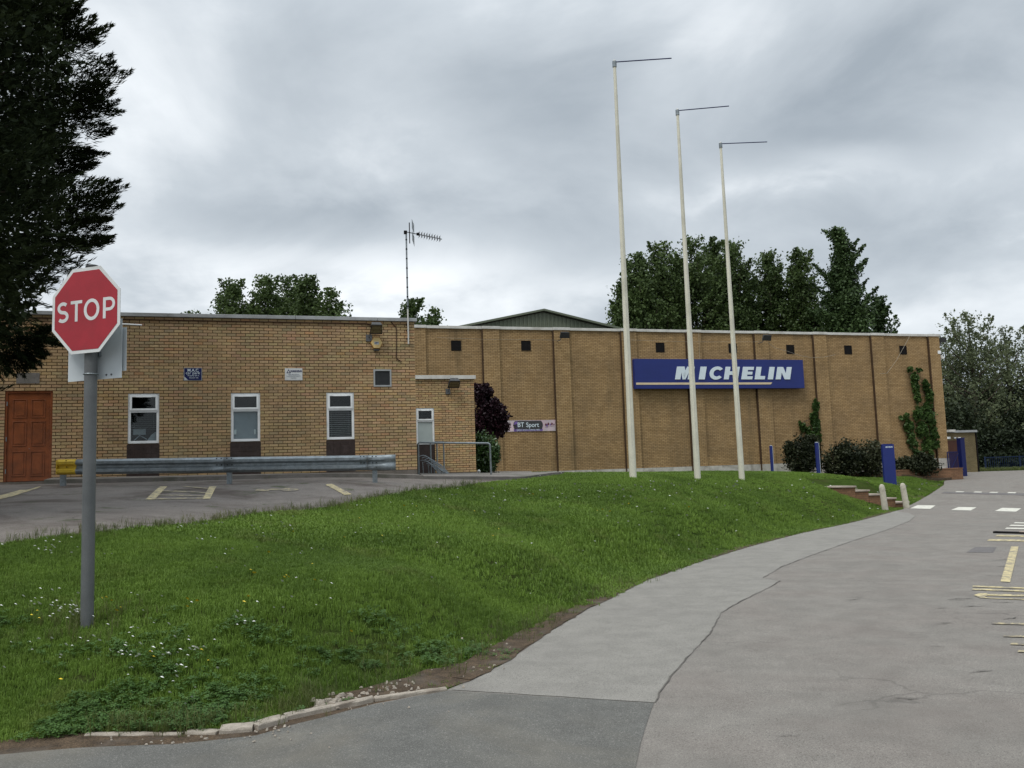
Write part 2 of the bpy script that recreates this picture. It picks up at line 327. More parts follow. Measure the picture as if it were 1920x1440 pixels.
# ------------------------------------------------------------------ mesh helpers
class MB:
    def __init__(s): s.v = []; s.f = []
    def quad(s, a, b, c, d):
        n = len(s.v); s.v += [tuple(a), tuple(b), tuple(c), tuple(d)]; s.f.append((n, n + 1, n + 2, n + 3))
    def box(s, x0, x1, y0, y1, z0, z1):
        n = len(s.v)
        s.v += [(x0, y0, z0), (x1, y0, z0), (x1, y1, z0), (x0, y1, z0), (x0, y0, z1), (x1, y0, z1), (x1, y1, z1), (x0, y1, z1)]
        s.f += [(n, n + 3, n + 2, n + 1), (n + 4, n + 5, n + 6, n + 7), (n, n + 1, n + 5, n + 4), (n + 1, n + 2, n + 6, n + 5), (n + 2, n + 3, n + 7, n + 6), (n + 3, n, n + 4, n + 7)]
        return s
    def prism(s, poly, y0, y1):
        """poly in (x,z), extruded along y"""
        n = len(s.v); k = len(poly)
        s.v += [(x, y0, z) for x, z in poly] + [(x, y1, z) for x, z in poly]
        s.f.append(tuple(range(n, n + k))); s.f.append(tuple(range(n + 2 * k - 1, n + k - 1, -1)))
        for i in range(k):
            j = (i + 1) % k; s.f.append((n + j, n + i, n + k + i, n + k + j))
        return s
    def tube(s, pts, r, seg=10, caps=True):
        pts = [np.array(p, float) for p in pts]; k = len(pts)
        rs = r if isinstance(r, (list, tuple, np.ndarray)) else [r] * k
        n0 = len(s.v); prev = None
        for i, p in enumerate(pts):
            d = pts[min(i + 1, k - 1)] - pts[max(i - 1, 0)]; d = d / (np.linalg.norm(d) + 1e-9)
            if prev is None:
                a = np.array([0, 0, 1.0]) if abs(d[2]) < .9 else np.array([1.0, 0, 0])
            else: a = prev
            u = np.cross(a, d); u /= np.linalg.norm(u) + 1e-9; v_ = np.cross(d, u); prev = v_
            a2 = v_
            for j in range(seg):
                th = 2 * math.pi * j / seg
                q = p + rs[i] * (math.cos(th) * u + math.sin(th) * a2); s.v.append(tuple(q))
        for i in range(k - 1):
            for j in range(seg):
                a_ = n0 + i * seg + j; b_ = n0 + i * seg + (j + 1) % seg
                s.f.append((a_, b_, b_ + seg, a_ + seg))
        if caps:
            s.f.append(tuple(n0 + j for j in reversed(range(seg)))); s.f.append(tuple(n0 + (k - 1) * seg + j for j in range(seg)))
        return s
    def build(s, name, mat, parent=None, smooth=False, bevel=0):
        me = bpy.data.meshes.new(name); me.from_pydata(s.v, [], s.f); me.update()
        o = bpy.data.objects.new(name, me); col.objects.link(o); me.materials.append(mat)
        if parent: o.parent = parent
        if smooth:
            me.polygons.foreach_set('use_smooth', [True] * len(me.polygons))
            try: me.set_sharp_from_angle(angle=R(40))
            except Exception: pass
        if bevel:
            b = o.modifiers.new('bevel', 'BEVEL'); b.width = bevel; b.segments = 2; b.limit_method = 'ANGLE'
        return o
def npmesh(name, V, F, mat, parent=None, smooth=False, colr=None):
    V = np.asarray(V, np.float32); F = np.asarray(F, np.int32); k = F.shape[1]
    me = bpy.data.meshes.new(name); me.vertices.add(len(V)); me.vertices.foreach_set('co', V.ravel())
    me.loops.add(F.size); me.loops.foreach_set('vertex_index', F.ravel())
    me.polygons.add(len(F)); me.polygons.foreach_set('loop_start', np.arange(0, F.size, k, dtype=np.int32))
    me.polygons.foreach_set('loop_total', np.full(len(F), k, np.int32))
    me.polygons.foreach_set('use_smooth', np.full(len(F), bool(smooth)))
    me.update(calc_edges=True)
    if colr is not None:
        ca = me.color_attributes.new('Col', 'FLOAT_COLOR', 'POINT'); ca.data.foreach_set('color', np.asarray(colr, np.float32).ravel())
    me.materials.append(mat)
    o = bpy.data.objects.new(name, me); col.objects.link(o)
    if parent: o.parent = parent
    return o
def tag(o, label=None, cat=None, group=None, kind=None):
    if label: o['label'] = label
    if cat: o['category'] = cat
    if group: o['group'] = group
    if kind: o['kind'] = kind
    return o
def empty(name, loc, rz=0.0, label=None, cat=None, group=None):
    o = bpy.data.objects.new(name, None); col.objects.link(o); o.location = tuple(loc); o.rotation_euler = (0, 0, rz); o.empty_display_size = .1
    return tag(o, label, cat, group)
def copy_tree(o, parent=None):
    c = o.copy(); col.objects.link(c)
    if parent: c.parent = parent
    for ch in list(o.children): copy_tree(ch, c)
    return c

# wall frames: local x runs along the wall to the right, local y into the wall, z up (world height)
class Frame:
    def __init__(s, px, Z, yaw):
        p = pt(px, 880, Z); s.o = np.array([p[0], p[1]]); s.yaw = yaw
        s.d = np.array([math.cos(yaw), math.sin(yaw)]); s.n = np.array([-math.sin(yaw), math.cos(yaw)])
    def hit(s, px, py, y=0.0):
        r_ = ray(px, py); o = s.o + s.n * y
        k = (np.dot(o - CAM[:2], s.n)) / np.dot(r_[:2], s.n)
        q = CAM + k * r_
        return float(np.dot(q[:2] - s.o, s.d)), float(q[2])
    def w(s, x, y, z):
        q = s.o + s.d * x + s.n * y; return np.array([q[0], q[1], z])
    def root(s, name, x, y, z, **kw):
        return empty(name, s.w(x, y, z), s.yaw, **kw)
YAW = R(17.0)
WING = Frame(560, 22.1, YAW); HALL = Frame(1000, 40.7, YAW); ANX = Frame(830, 29.2, YAW)

def text_mesh(s, size, extrude=.002, bold=0.0, align='CENTER', shear=0.0, xs=1.0):
    cu = bpy.data.curves.new('txt', 'FONT'); cu.body = s; cu.size = size; cu.extrude = extrude; cu.offset = bold; cu.align_x = align; cu.align_y = 'CENTER'; cu.shear = shear
    o = bpy.data.objects.new('txt', cu); col.objects.link(o)
    dg = bpy.context.evaluated_depsgraph_get(); me = bpy.data.meshes.new_from_object(o.evaluated_get(dg))
    bpy.data.objects.remove(o)
    # stand up: text x -> x, text y -> z, front faces -y
    me.transform(Matrix(((xs, 0, 0, 0), (0, 0, -1, 0), (0, 1, 0, 0), (0, 0, 0, 1))))
    return me
def put_text(name, s, size, x, y, z, mat, parent, **kw):
    me = text_mesh(s, size, **kw); me.materials.clear(); me.materials.append(mat)
    o = bpy.data.objects.new(name, me); col.objects.link(o); o.parent = parent; o.location = (x, y, z); return o

# ------------------------------------------------------------------ terrain
def inside(P, poly):
    P = np.asarray(P); x, y = P[:, 0], P[:, 1]; c = np.zeros(len(P), bool); k = len(poly)
    for i in range(k):
        x1, y1 = poly[i]; x2, y2 = poly[(i + 1) % k]
        if y1 == y2: continue
        m_ = ((y1 > y) != (y2 > y)) & (x < (x2 - x1) * (y - y1) / (y2 - y1) + x1); c ^= m_
    return c
CT = []
def c3(px, py, Z): p = pt(px, py, Z); CT.append(tuple(p))
def cz(x, y, z): CT.append((x, y, z))
from itertools import chain
_ya = np.array([-30, 0, 20, 30, 34, 38, 45, 50, 62, 95]); _za = np.array([0, 0, -.13, -.22, -.20, .08, .52, .60, .62, .6])
ZY = np.arange(-30, 95, .5); ZZ = np.interp(ZY, _ya, _za); ZZ = np.convolve(np.pad(ZZ, 4, 'edge'), np.ones(9) / 9, 'valid')
def zroad(y):
    return float(np.interp(y, ZY, ZZ))
ROAD_EDGE = [(838, 1293), (880, 1276), (950, 1238), (1030, 1182), (1100, 1142), (1210, 1088), (1300, 1057), (1400, 1026), (1500, 1000), (1600, 979), (1678, 958)]
def hit_flat(px, py):
    """ray against the road surface, which follows zroad"""
    r_ = ray(px, py); k = 1.0
    for _ in range(60):
        y = k * r_[1]; z = zroad(y); k = .5 * k + .5 * (z - EYE) / r_[2]
    return CAM + k * r_
for p in ROAD_EDGE: q = hit_flat(*p); cz(q[0], q[1], q[2])
for p in [(0, 1395), (170, 1376), (400, 1370), (540, 1346), (700, 1312)]: q = hit_flat(*p); cz(q[0], q[1], .03)
for y in (-8, -3, 0, 3.0): 
    for x in (-25, -12, -5, 0, 5, 12, 30): cz(x, y, 0)
cz(-12, 4.6, .02); cz(-25, 4.6, .02)
for y in (5, 8, 11, 15, 19, 24, 28, 33, 38, 43, 48, 55, 62, 75):
    for dx in (1.5, 5, 10, 20, 35):
        q = np.interp(y, [5, 7.0, 12.9, 21.4, 31, 60, 80], [-.3, -.2, 2.0, 7.1, 13.6, 33.0, 45.0]); cz(q + dx, y, zroad(y))
# bank, car park and the ground along the buildings (image column, row, distance)
for p in [(163, 1188, 7.3), (220, 1188, 7.2), (100, 1192, 7.2), (0, 1206, 6.9), (-200, 1200, 6.9), (0, 1022, 9.7), (170, 1000, 10.4), (-250, 1050, 9.2), (-600, 1060, 9.2), (480, 965, 13.5), (700, 935, 16.5), (900, 905, 21.5), (1000, 897, 24.5),
          (320, 1150, 7.5), (330, 1050, 9.3), (330, 985, 11.9), (600, 1180, 7.3), (600, 1050, 10), (600, 952, 15.2), (750, 1180, 7.6), (750, 1000, 12.6), (900, 1120, 8.7), (900, 1000, 13.5), (900, 930, 19), (1050, 1050, 12.0), (1050, 950, 18.0), (1050, 900, 24),
          (1200, 1000, 16), (1200, 930, 20.5), (1200, 905, 22.7), (1187, 895, 23.6), (1308, 897, 26.6), (1391, 897, 29.2), (1300, 960, 19.5), (1400, 980, 20.5), (1400, 930, 25), (1550, 950, 27),
          (1000, 886, 40.5), (1000, 890, 32), (1200, 888.5, 41.5), (1200, 892, 32), (1450, 889.5, 44), (1450, 894, 31), (1600, 897, 34.5), (1650, 893, 44), (1740, 897, 42), (1720, 915, 37.5),
          (50, 904, 20.2), (122, 912, 18.6), (430, 908, 18.8), (702, 902, 19.2), (775, 896, 22.6), (840, 894, 24), (830, 892, 29), (-250, 912, 19.5), (300, 940, 15.0), (60, 950, 13.5), (930, 889, 36)]: c3(*p)
cz(-30, 30, 1.75); cz(-30, 60, 1.6); cz(0, 60, 1.5); cz(20, 60, .9); cz(-50, 20, 1.7); cz(0, 90, 1.2); cz(40, 95, .6); cz(-40, 95, 1.3)
ROADB = [(-60, 3.6), (-26, 3.9)] + [tuple(hit_flat(*p)[:2]) for p in ((-220, 1424), (0, 1420), (150, 1408), (330, 1402), (480, 1384), (560, 1357), (700, 1320))] + [tuple(hit_flat(*p)[:2]) for p in ROAD_EDGE] + \
    [tuple(hit_flat(*p)[:2]) for p in ((1694, 953), (1706, 946), (1744, 925.5), (1769, 909), (1771, 901), (1762, 894.5), (1810, 893))] + [(25, 60), (30, 74)]
ROADP = ROADB + [(30, 95), (70, 95), (70, -60), (-60, -60)]
CT = np.array(CT); _k = 1.2
def _phi(a, b): return np.sqrt(((a[:, None, :] - b[None, :, :]) ** 2).sum(2) + _k * _k)
n = len(CT); A = np.zeros((n + 3, n + 3)); A[:n, :n] = _phi(CT[:, :2], CT[:, :2]) - np.eye(n) * .05
A[:n, n] = 1; A[:n, n + 1:] = CT[:, :2]; A[n, :n] = 1; A[n + 1:, :n] = CT[:, :2].T
COEF = np.linalg.lstsq(A, np.concatenate([CT[:, 2], [0, 0, 0]]), rcond=None)[0]
def H(P):
    P = np.atleast_2d(np.asarray(P, float)); out_ = np.empty(len(P))
    for i in range(0, len(P), 20000):
        q = P[i:i + 20000]; out_[i:i + 20000] = _phi(q, CT[:, :2]) @ COEF[:n] + COEF[n] + q @ COEF[n + 1:]
    out_ = np.clip(out_, -.6, 2.2)
    zr = np.interp(P[:, 1], ZY, ZZ); ins = inside(P, ROADP); dm = np.full(len(P), 1e9)
    for (x1, y1), (x2, y2) in zip(ROADB[:-1], ROADB[1:]):
        vx, vy = x2 - x1, y2 - y1; t_ = np.clip(((P[:, 0] - x1) * vx + (P[:, 1] - y1) * vy) / (vx * vx + vy * vy + 1e-9), 0, 1)
        dm = np.minimum(dm, np.hypot(P[:, 0] - x1 - t_ * vx, P[:, 1] - y1 - t_ * vy))
    f = np.clip(dm / 1.6, 0, 1); f = f * f * (3 - 2 * f); f[ins] = 0
    return zr + (out_ - zr) * f
def H1(x, y): return float(H([[x, y]])[0])
def ghit(px, py, kmax=90):
    """where the line of sight meets the ground"""
    r_ = ray(px, py); ks = np.linspace(2, kmax, 900); Q = CAM + ks[:, None] * r_
    d = Q[:, 2] - H(Q[:, :2]); i = np.argmax(d < 0)
    if d[i] >= 0: return Q[-1]
    a = d[i - 1] / (d[i - 1] - d[i]); k = ks[i - 1] + a * (ks[i] - ks[i - 1]); q = CAM + k * r_
    q[2] = H1(q[0], q[1]); return q
def gp(*p):
    q = pt(*p) if len(p) == 3 else ghit(*p); return (float(q[0]), float(q[1]))
def lattice(x0, x1, y0, y1, fine=1.0):
    """shared lattice, finer close to the camera"""
    pts = []
    for (a, b, s_) in ((-10, 3, 1.0), (3, 16, .3), (16, 36, .6 * fine), (36, 80, 1.5 * fine)):
        lo, hi = max(a, y0), min(b, y1)
        if hi <= lo: continue
        ys = np.arange(math.ceil(lo / s_) * s_, hi, s_); xs = np.arange(math.ceil(x0 / s_) * s_, x1, s_)
        g = np.array(np.meshgrid(xs, ys)).reshape(2, -1).T; pts.append(g)
    return np.concatenate(pts) if pts else np.zeros((0, 2))
def densify(poly, step=.3, jit=0.0, closed=True):
    o_ = []
    k = len(poly)
    for i in range(k if closed else k - 1):
        a = np.array(poly[i]); b = np.array(poly[(i + 1) % k]); L = np.linalg.norm(b - a); m_ = max(1, int(L / step))
        nn = np.array([-(b - a)[1], (b - a)[0]]) / (L + 1e-9)
        for j in range(m_):
            q = a + (b - a) * j / m_
            if jit and j: q = q + nn * random.uniform(-jit, jit)
            o_.append((float(q[0]), float(q[1])))
    if not closed: o_.append(tuple(poly[-1]))
    return o_
def sheet(name, poly, off, mat, skirt=.0, step=.3, jit=0.0, parent=None, label=None, kind='structure', zf=None, fine=1.0):
    b = densify(poly, step, jit); P = np.array(b)
    L_ = lattice(P[:, 0].min(), P[:, 0].max(), P[:, 1].min(), P[:, 1].max(), fine)
    if len(L_): L_ = L_[inside(L_, b)]
    # drop lattice points hugging the outline
    if len(L_) and len(L_) < 200000:
        keep = np.ones(len(L_), bool)
        for i in range(0, len(L_), 4000):
            d = ((L_[i:i + 4000, None, :] - P[None]) ** 2).sum(2).min(1); keep[i:i + 4000] = d > .006
        L_ = L_[keep]
    allp = [Vector(q) for q in b] + [Vector((float(x), float(y))) for x, y in L_]
    nb = len(b); edges = [(i, (i + 1) % nb) for i in range(nb)]
    vo, eo, fo, ov, oe, of = mgeo.delaunay_2d_cdt(allp, edges, [], 1, 1e-5)
    V2 = np.array([(v_.x, v_.y) for v_ in vo]); z = (H(V2) if zf is None else zf(V2)) + off
    V = [(float(a[0]), float(a[1]), float(c_)) for a, c_ in zip(V2, z)]
    F = [tuple(f) for f in fo if len(f) >= 3]
    # orient up
    F2 = []
    for f in F:
        a, b_, c_ = (V2[i] for i in f[:3])
        F2.append(f if (b_[0] - a[0]) * (c_[1] - a[1]) - (b_[1] - a[1]) * (c_[0] - a[0]) > 0 else f[::-1])
    if skirt:
        zb = (H(P) if zf is None else zf(P)) + off; base = len(V)
        for (x, y), zz in zip(b, zb): V += [(x, y, float(zz)), (x, y, float(zz) - skirt)]
        for i in range(nb):
            j = (i + 1) % nb; F2.append((base + 2 * i, base + 2 * j, base + 2 * j + 1, base + 2 * i + 1))
    me = bpy.data.meshes.new(name); me.from_pydata(V, [], F2); me.update(); me.materials.append(mat)
    me.polygons.foreach_set('use_smooth', [len(p.vertices) == 3 for p in me.polygons])
    o = bpy.data.objects.new(name, me); col.objects.link(o)
    if parent: o.parent = parent
    elif kind: o['kind'] = kind
    if label: o['label'] = label
    return o

# base ground out to the horizon
xs = np.concatenate([[-1800, -600, -200, -90, -55], np.arange(-36, 46, .5), [55, 90, 200, 600, 1800]])
ys = np.concatenate([[-600, -150, -40], np.arange(-10, 36, .5), np.arange(36, 100, 2.0), [120, 180, 400, 900, 2500]])
gx, gy = np.meshgrid(xs, ys); G = np.stack([gx.ravel(), gy.ravel()], 1)
Gc = np.stack([np.clip(G[:, 0], -55, 60), np.clip(G[:, 1], -20, 100)], 1)
gz = H(Gc) - .05
nx = len(xs); idx = np.arange(len(xs) * len(ys)).reshape(len(ys), nx)
F = np.stack([idx[:-1, :-1].ravel(), idx[:-1, 1:].ravel(), idx[1:, 1:].ravel(), idx[1:, :-1].ravel()], 1)
o = npmesh('ground', np.column_stack([G, gz]), F, M['soil'], smooth=True); tag(o, kind='structure')

EDGE_W = [tuple(hit_flat(*p)[:2]) for p in ROAD_EDGE]
front = [gp(540, 1344), gp(480, 1360), gp(400, 1368), gp(170, 1373), gp(0, 1392), gp(-220, 1402)]
back_cp = [gp(-600, 1062), gp(-230, 1048), gp(0, 1020), gp(190, 997), gp(330, 985), gp(480, 965), gp(600, 952), gp(700, 935), gp(800, 918), gp(900, 906, 21.3)]
STEP_TOP = gp(1540, 904, 33); 
lawn_far = [gp(985, 897, 24), gp(1060, 894, 26.5), gp(1010, 890, 31), gp(996, 886, 40.2)] + [tuple(HALL.w(HALL.hit(x, 880)[0], -.05, 0)[:2]) for x in (1100, 1200, 1350, 1500)] + \
    [gp(1530, 889, 43.2), gp(1650, 893, 43.0), tuple(hit_flat(1757, 894.5)[:2]), tuple(hit_flat(1769, 901)[:2]), tuple(hit_flat(1768, 909)[:2]), tuple(hit_flat(1743, 925.5)[:2]), tuple(hit_flat(1705, 946)[:2])]
lawn_poly = back_cp + lawn_far + [tuple(hit_flat(1692, 953.5)[:2])] + EDGE_W[::-1] + [gp(700, 1308)] + front + [gp(-600, 1402)]
sheet('lawn', lawn_poly, -.03, M['turf'], .08, .3, .02, fine=.5)
# road
road_poly = [(-26, -9), (42, -9), (52, 20), (58, 74), (30, 74), (25, 60.0)] + [tuple(hit_flat(*p)[:2]) for p in ((1810, 893), (1762, 894.5), (1771, 901), (1770, 909), (1745, 926), (1706, 947), (1693, 955))] + EDGE_W[::-1] + [gp(700, 1320), gp(560, 1357), gp(480, 1384), gp(330, 1402), gp(150, 1408), gp(0, 1420), gp(-220, 1424), (-26, 3.9)]
sheet('road', road_poly, 0, M['road'], .12, .3, .012)
seam = [(1228, 1318), (1240, 1292), (1282, 1240), (1330, 1190), (1352, 1150), (1385, 1130), (1440, 1103), (1462, 1090), (1430, 1084), (1468, 1062), (1520, 1042), (1600, 1014), (1660, 995), (1706, 977), (1716, 968)]
seam_w = [tuple(hit_flat(*p)[:2]) for p in seam]
fe = [tuple((np.array(a) + np.array([.035, -.01])).tolist()) for a in EDGE_W]
foot_poly = [tuple(hit_flat(846, 1294)[:2])] + seam_w + [tuple(hit_flat(1704, 962)[:2]), tuple(hit_flat(1690, 960)[:2])] + fe[::-1][:-1]
sheet('footpath', foot_poly, .004, M['foot'], 0, .2, .006)
patch_poly = [gp(838, 1296), tuple(hit_flat(1226, 1319)[:2]), tuple(hit_flat(1215, 1350)[:2]), tuple(hit_flat(1200, 1400)[:2]), tuple(hit_flat(1192, 1440)[:2]), tuple(hit_flat(1185, 1600)[:2]), (-8, 2.6), (-14, 3.7), gp(-220, 1424), gp(0, 1416), gp(150, 1403), gp(330, 1396), gp(480, 1380), gp(560, 1357), gp(700, 1322)]
sheet('asphalt_patch', patch_poly, .004, M['patch'], 0, .2, .008)
sheet('asphalt_patch', [tuple(hit_flat(*p)[:2]) for p in ((1812, 1036), (1828, 1026), (1869, 1026), (1862, 1036.5))], .004, M['newpatch'], 0, .3)
cr_ = densify(seam_w, .12, closed=False); Lc, Rc = [], []
for i, q in enumerate(cr_):
    q = np.array(q); w_ = max(.002, (.003 + .007 * abs(math.sin(i * .37)) * random.random()) * (1 if i % 17 < 13 else .25)); o_ = np.array([random.uniform(-.012, .012), 0]); Lc.append(tuple(q + o_ - [w_, 0])); Rc.append(tuple(q + o_ + [w_, 0]))
V = []; F = []
for a, b in zip(Lc, Rc): V += [(a[0], a[1], H1(*a) + .0085), (b[0], b[1], H1(*b) + .0085)]
for i in range(len(Lc) - 1): F.append((2 * i, 2 * i + 1, 2 * i + 3, 2 * i + 2))
def scuff(px, py, L_, wd):
    L_ *= .8; wd *= .75
    q = hit_flat(px, py); an = random.uniform(-.5, .5); k = len(V); n_ = 7
    for i in range(n_ + 1):
        f = i / n_; x = q[0] + (f - .5) * L_ * math.cos(an) + random.uniform(-.01, .01); y = q[1] + (f - .5) * L_ * math.sin(an) + random.uniform(-.02, .02); w_ = wd * (.2 + math.sin(f * math.pi)) * random.uniform(.4, 1)
        z = H1(x, y) + .0075; V.append((x, y - w_, z)); V.append((x, y + w_, z))
    for i in range(n_): F.append((k + 2 * i, k + 2 * i + 2, k + 2 * i + 3, k + 2 * i + 1))
for (px, py, L_, wd) in ((1600, 1125, .28, .016), (1790, 1125, .25, .02), (1805, 1123, .3, .02), (1765, 1141, .2, .012), (1818, 1138, .3, .014), (1830, 1137, .3, .014), (1770, 1170, .3, .012), (1772, 1168, .22, .012), (1757, 1213, .2, .012), (1895, 1160, .3, .02), (1880, 1130, .3, .02), (1600, 1120, .2, .01), (1380, 1150, .2, .01), (1600, 985, .35, .02), (1580, 988, .2, .02), (1480, 1380, .2, .008), (1700, 1310, .25, .01), (1840, 1260, .3, .012), (1350, 1260, .12, .008), (1320, 1085, .2, .012), (1880, 1050, .5, .02), (1890, 1062, .5, .02), (1870, 1080, .4, .02)): scuff(px, py, L_, wd)
tag(npmesh('surface_cracks', V, F, M['crack']), 'thin dark cracks and scuffs in the road surface and along the path seam', kind='stuff')
# car park
kerb_line = [tuple(WING.w(WING.hit(px, 900)[0], -1.0, 0)[:2]) for px in (-600, 100, 780)]
cp_poly = back_cp + [gp(985, 898, 23.6)] + [gp(790, 897, 22.0)] + [kerb_line[2], kerb_line[1], kerb_line[0]]
sheet('car_park', cp_poly, -.002, M['carpark'], .1, .3, .025)
# pavements along the buildings (raised on a kerb)
pav = [kerb_line[1], kerb_line[2], tuple(WING.w(WING.hit(780, 900)[0], .3, 0)[:2]), tuple(WING.w(WING.hit(100, 900)[0], .3, 0)[:2])]
def zf_pav(P): return H(P) + .0
sheet('pavement', pav, .09, M['paving'], .16, .4)
pav2 = [tuple(WING.w(WING.hit(780, 900)[0] + .003, -1.0, 0)[:2]), gp(985, 896.5, 24.2), gp(1058, 893.5, 27), gp(1004, 890, 31.2), gp(994, 886, 40.0), tuple(ANX.w(ANX.hit(780, 880)[0], .6, 0)[:2])]
pav2[-2] = tuple(HALL.w(HALL.hit(994, 880)[0], -.02, 0)[:2])
pav2.insert(-1, tuple(HALL.w(HALL.hit(900, 880)[0], -.02, 0)[:2]))
sheet('pavement', pav2, .07, M['paving'], .15, .4)

# markings: polygons drawn on the surface they lie on
def mark(name, pxs, mat, label, cat='road marking', off=.008, group=None, flat=True):
    poly = [tuple((hit_flat(*p) if flat else ghit(*p))[:2]) for p in pxs]
    o = sheet(name, poly, off, mat, 0, .25, 0, kind=None); tag(o, label, cat, group); return o
mark('road_marking', [(1706, 953.5), (1720, 947.5), (1754, 948), (1744, 954.5)], M['wpaint'], 'white painted block on the road nearest the concrete bollards', group='white blocks across the road')
mark('road_marking', [(1783, 956.5), (1797, 951), (1831, 951.5), (1820, 957.5)], M['wpaint'], 'middle white painted block of the row across the road', group='white blocks across the road')
mark('road_marking', [(1865, 958.5), (1879, 952.5), (1915, 953.5), (1905, 959.8)], M['wpaint'], 'white painted block of the row farthest from the bollards', group='white blocks across the road')
for i, x in enumerate((1790, 1824, 1854, 1888)):
    mark('hump_marking', [(x - 2, 923.8 + i * .5), (x + 4, 921.6 + i * .5), (x + 18, 921.8 + i * .5), (x + 14, 924.2 + i * .5)], M['wpaint'], ['small pale dash on the far speed hump, nearest the lawn', 'second small pale dash on the far speed hump', 'third small pale dash on the far speed hump', 'outermost small pale dash on the far speed hump'][i], group='dashes on the far speed hump')
Y1 = M['ypaint']; Y2 = M['ypaint2']; gy_ = 'worn yellow lines at the roadside'
mark('yellow_line', [(1824, 1101.5), (1824, 1099), (2100, 1108), (2100, 1111)], Y1, 'thin yellow line, upper of a close pair beside the road', group=gy_)
mark('yellow_line', [(1822, 1107), (1824, 1104.5), (2100, 1113), (2100, 1117)], Y1, 'thin yellow line, lower of a close pair beside the road', group=gy_)
mark('yellow_arrow', [(1826, 1117), (1836, 1113.2), (2100, 1123), (2100, 1125.5), (1852, 1117.5), (1846, 1119.5), (1852, 1121.8), (2100, 1131), (2100, 1134), (1838, 1122)], Y1, 'pointed yellow outline marking at the right roadside', group=gy_)
mark('yellow_bar', [(1876, 1091.5), (1896, 1025), (1910, 1025), (1894, 1092.5)], Y1, 'broad cracked yellow bar running away from the camera', group=gy_)
for i, (x, y, th) in enumerate(((1851, 1014.5, 3.2), (1866, 1006, 2.6), (1884, 992, 2.2), (1892, 986.5, 2.0), (1900, 981.5, 1.8))):
    mark('yellow_line', [(x, y), (x + 4, y - th), (2100, y - th + 5), (2100, y + 5)], Y1 if i < 2 else M['wpaint'], ['yellow hatch line just above the broad bar', 'second yellow hatch line above the broad bar', 'pale hatch line closest to the wheel stop', 'middle pale hatch line beyond the wheel stop', 'farthest pale hatch line beyond the wheel stop'][i], group=gy_)
for i, (x, y, th) in enumerate(((1859, 1171, 3), (1881, 1195, 3.2), (1894, 1210, 3.6), (1908, 1224, 4))):
    mark('yellow_line', [(x, y), (x + 2, y - th), (2100, y - th + 7), (2100, y + 7)], Y2, ['longest faded yellow line below the arrow marking', 'second faded yellow line below the arrow marking', 'third faded yellow line below the arrow marking', 'shortest and nearest faded yellow line at the frame edge'][i], group=gy_)
# car park lines
gc = 'worn yellow lines in the car park'
def cmark(name, pxs, mat, label): return mark(name, pxs, mat, label, off=.006, group=gc, flat=False)
cmark('bay_line', [(-40, 946), (-40, 940), (38, 919), (50, 919), (78, 911.5), (70, 916), (20, 932)], Y1, 'broken yellow bay line in front of the brown door')
cmark('bay_line', [(272, 937.5), (300, 912.5), (314, 912.5), (290, 937)], Y1, 'thick slanting yellow line, left side of the hatched bay')
cmark('bay_line', [(380, 936), (393, 912.5), (406, 912.5), (394, 936)], Y1, 'thick slanting yellow line, right side of the hatched bay')
cmark('hatch_line', [(292, 937.2), (291, 934.8), (382, 932.8), (381, 935.4)], Y2, 'thin yellow line closing the near end of the hatched bay')
cmark('hatch_line', [(297, 929.6), (299, 927.6), (384, 929.4), (383, 931.4)], Y2, 'thin yellow hatch line nearest the camera in the hatched bay')
cmark('hatch_line', [(304, 921.6), (306, 919.6), (387, 923), (386, 925)], Y2, 'middle thin yellow hatch line in the hatched bay')
cmark('hatch_line', [(338, 912.6), (350, 912.0), (392, 915.2), (389, 917)], Y2, 'far thin yellow hatch line in the hatched bay')
cmark('bay_symbol', [(478, 920.5), (482, 917.5), (530, 916.5), (540, 914.8), (556, 916), (561, 918.5), (552, 921), (530, 921), (528, 919), (505, 919.4), (503, 921.2)], Y2, 'faded yellow bay symbol between the hatched bay and the guardrail end')
cmark('bay_line', [(611, 910), (613, 907.5), (622, 907.5), (659, 927), (646, 928.5)], Y1, 'slanting yellow bay line near the right end of the guardrail')

# ------------------------------------------------------------------ grass
def make_tuft(name, nb, h, rad, wdt, lean, mat, seed):
    rs = np.random.default_rng(seed); V = []; F = []
    for i in range(nb):
        a = rs.uniform(0, 2 * math.pi); r_ = rad * math.sqrt(rs.uniform()); x, y = r_ * math.cos(a), r_ * math.sin(a)
        hh = h * rs.uniform(.5, 1.15); la = rs.uniform(0, 2 * math.pi); ln = lean * rs.uniform(.2, 1) * hh; ww = wdt * rs.uniform(.7, 1.2)
        pa = la + math.pi / 2 + rs.uniform(-.6, .6); dx, dy = math.cos(pa) * ww / 2, math.sin(pa) * ww / 2
        k = len(V)
        V += [(x - dx, y - dy, -.01), (x + dx, y + dy, -.01), (x + dx * .8 + math.cos(la) * ln * .4, y + dy * .8 + math.sin(la) * ln * .4, hh * .6), (x - dx * .8 + math.cos(la) * ln * .4, y - dy * .8 + math.sin(la) * ln * .4, hh * .6),
              (x + math.cos(la) * ln, y + math.sin(la) * ln, hh * (1 - .25 * lean))]
        F += [(k, k + 1, k + 2, k + 3), (k + 3, k + 2, k + 4)]
    me = bpy.data.meshes.new(name); me.from_pydata(V, [], F); me.update(); me.materials.append(mat)
    return bpy.data.objects.new(name, me)
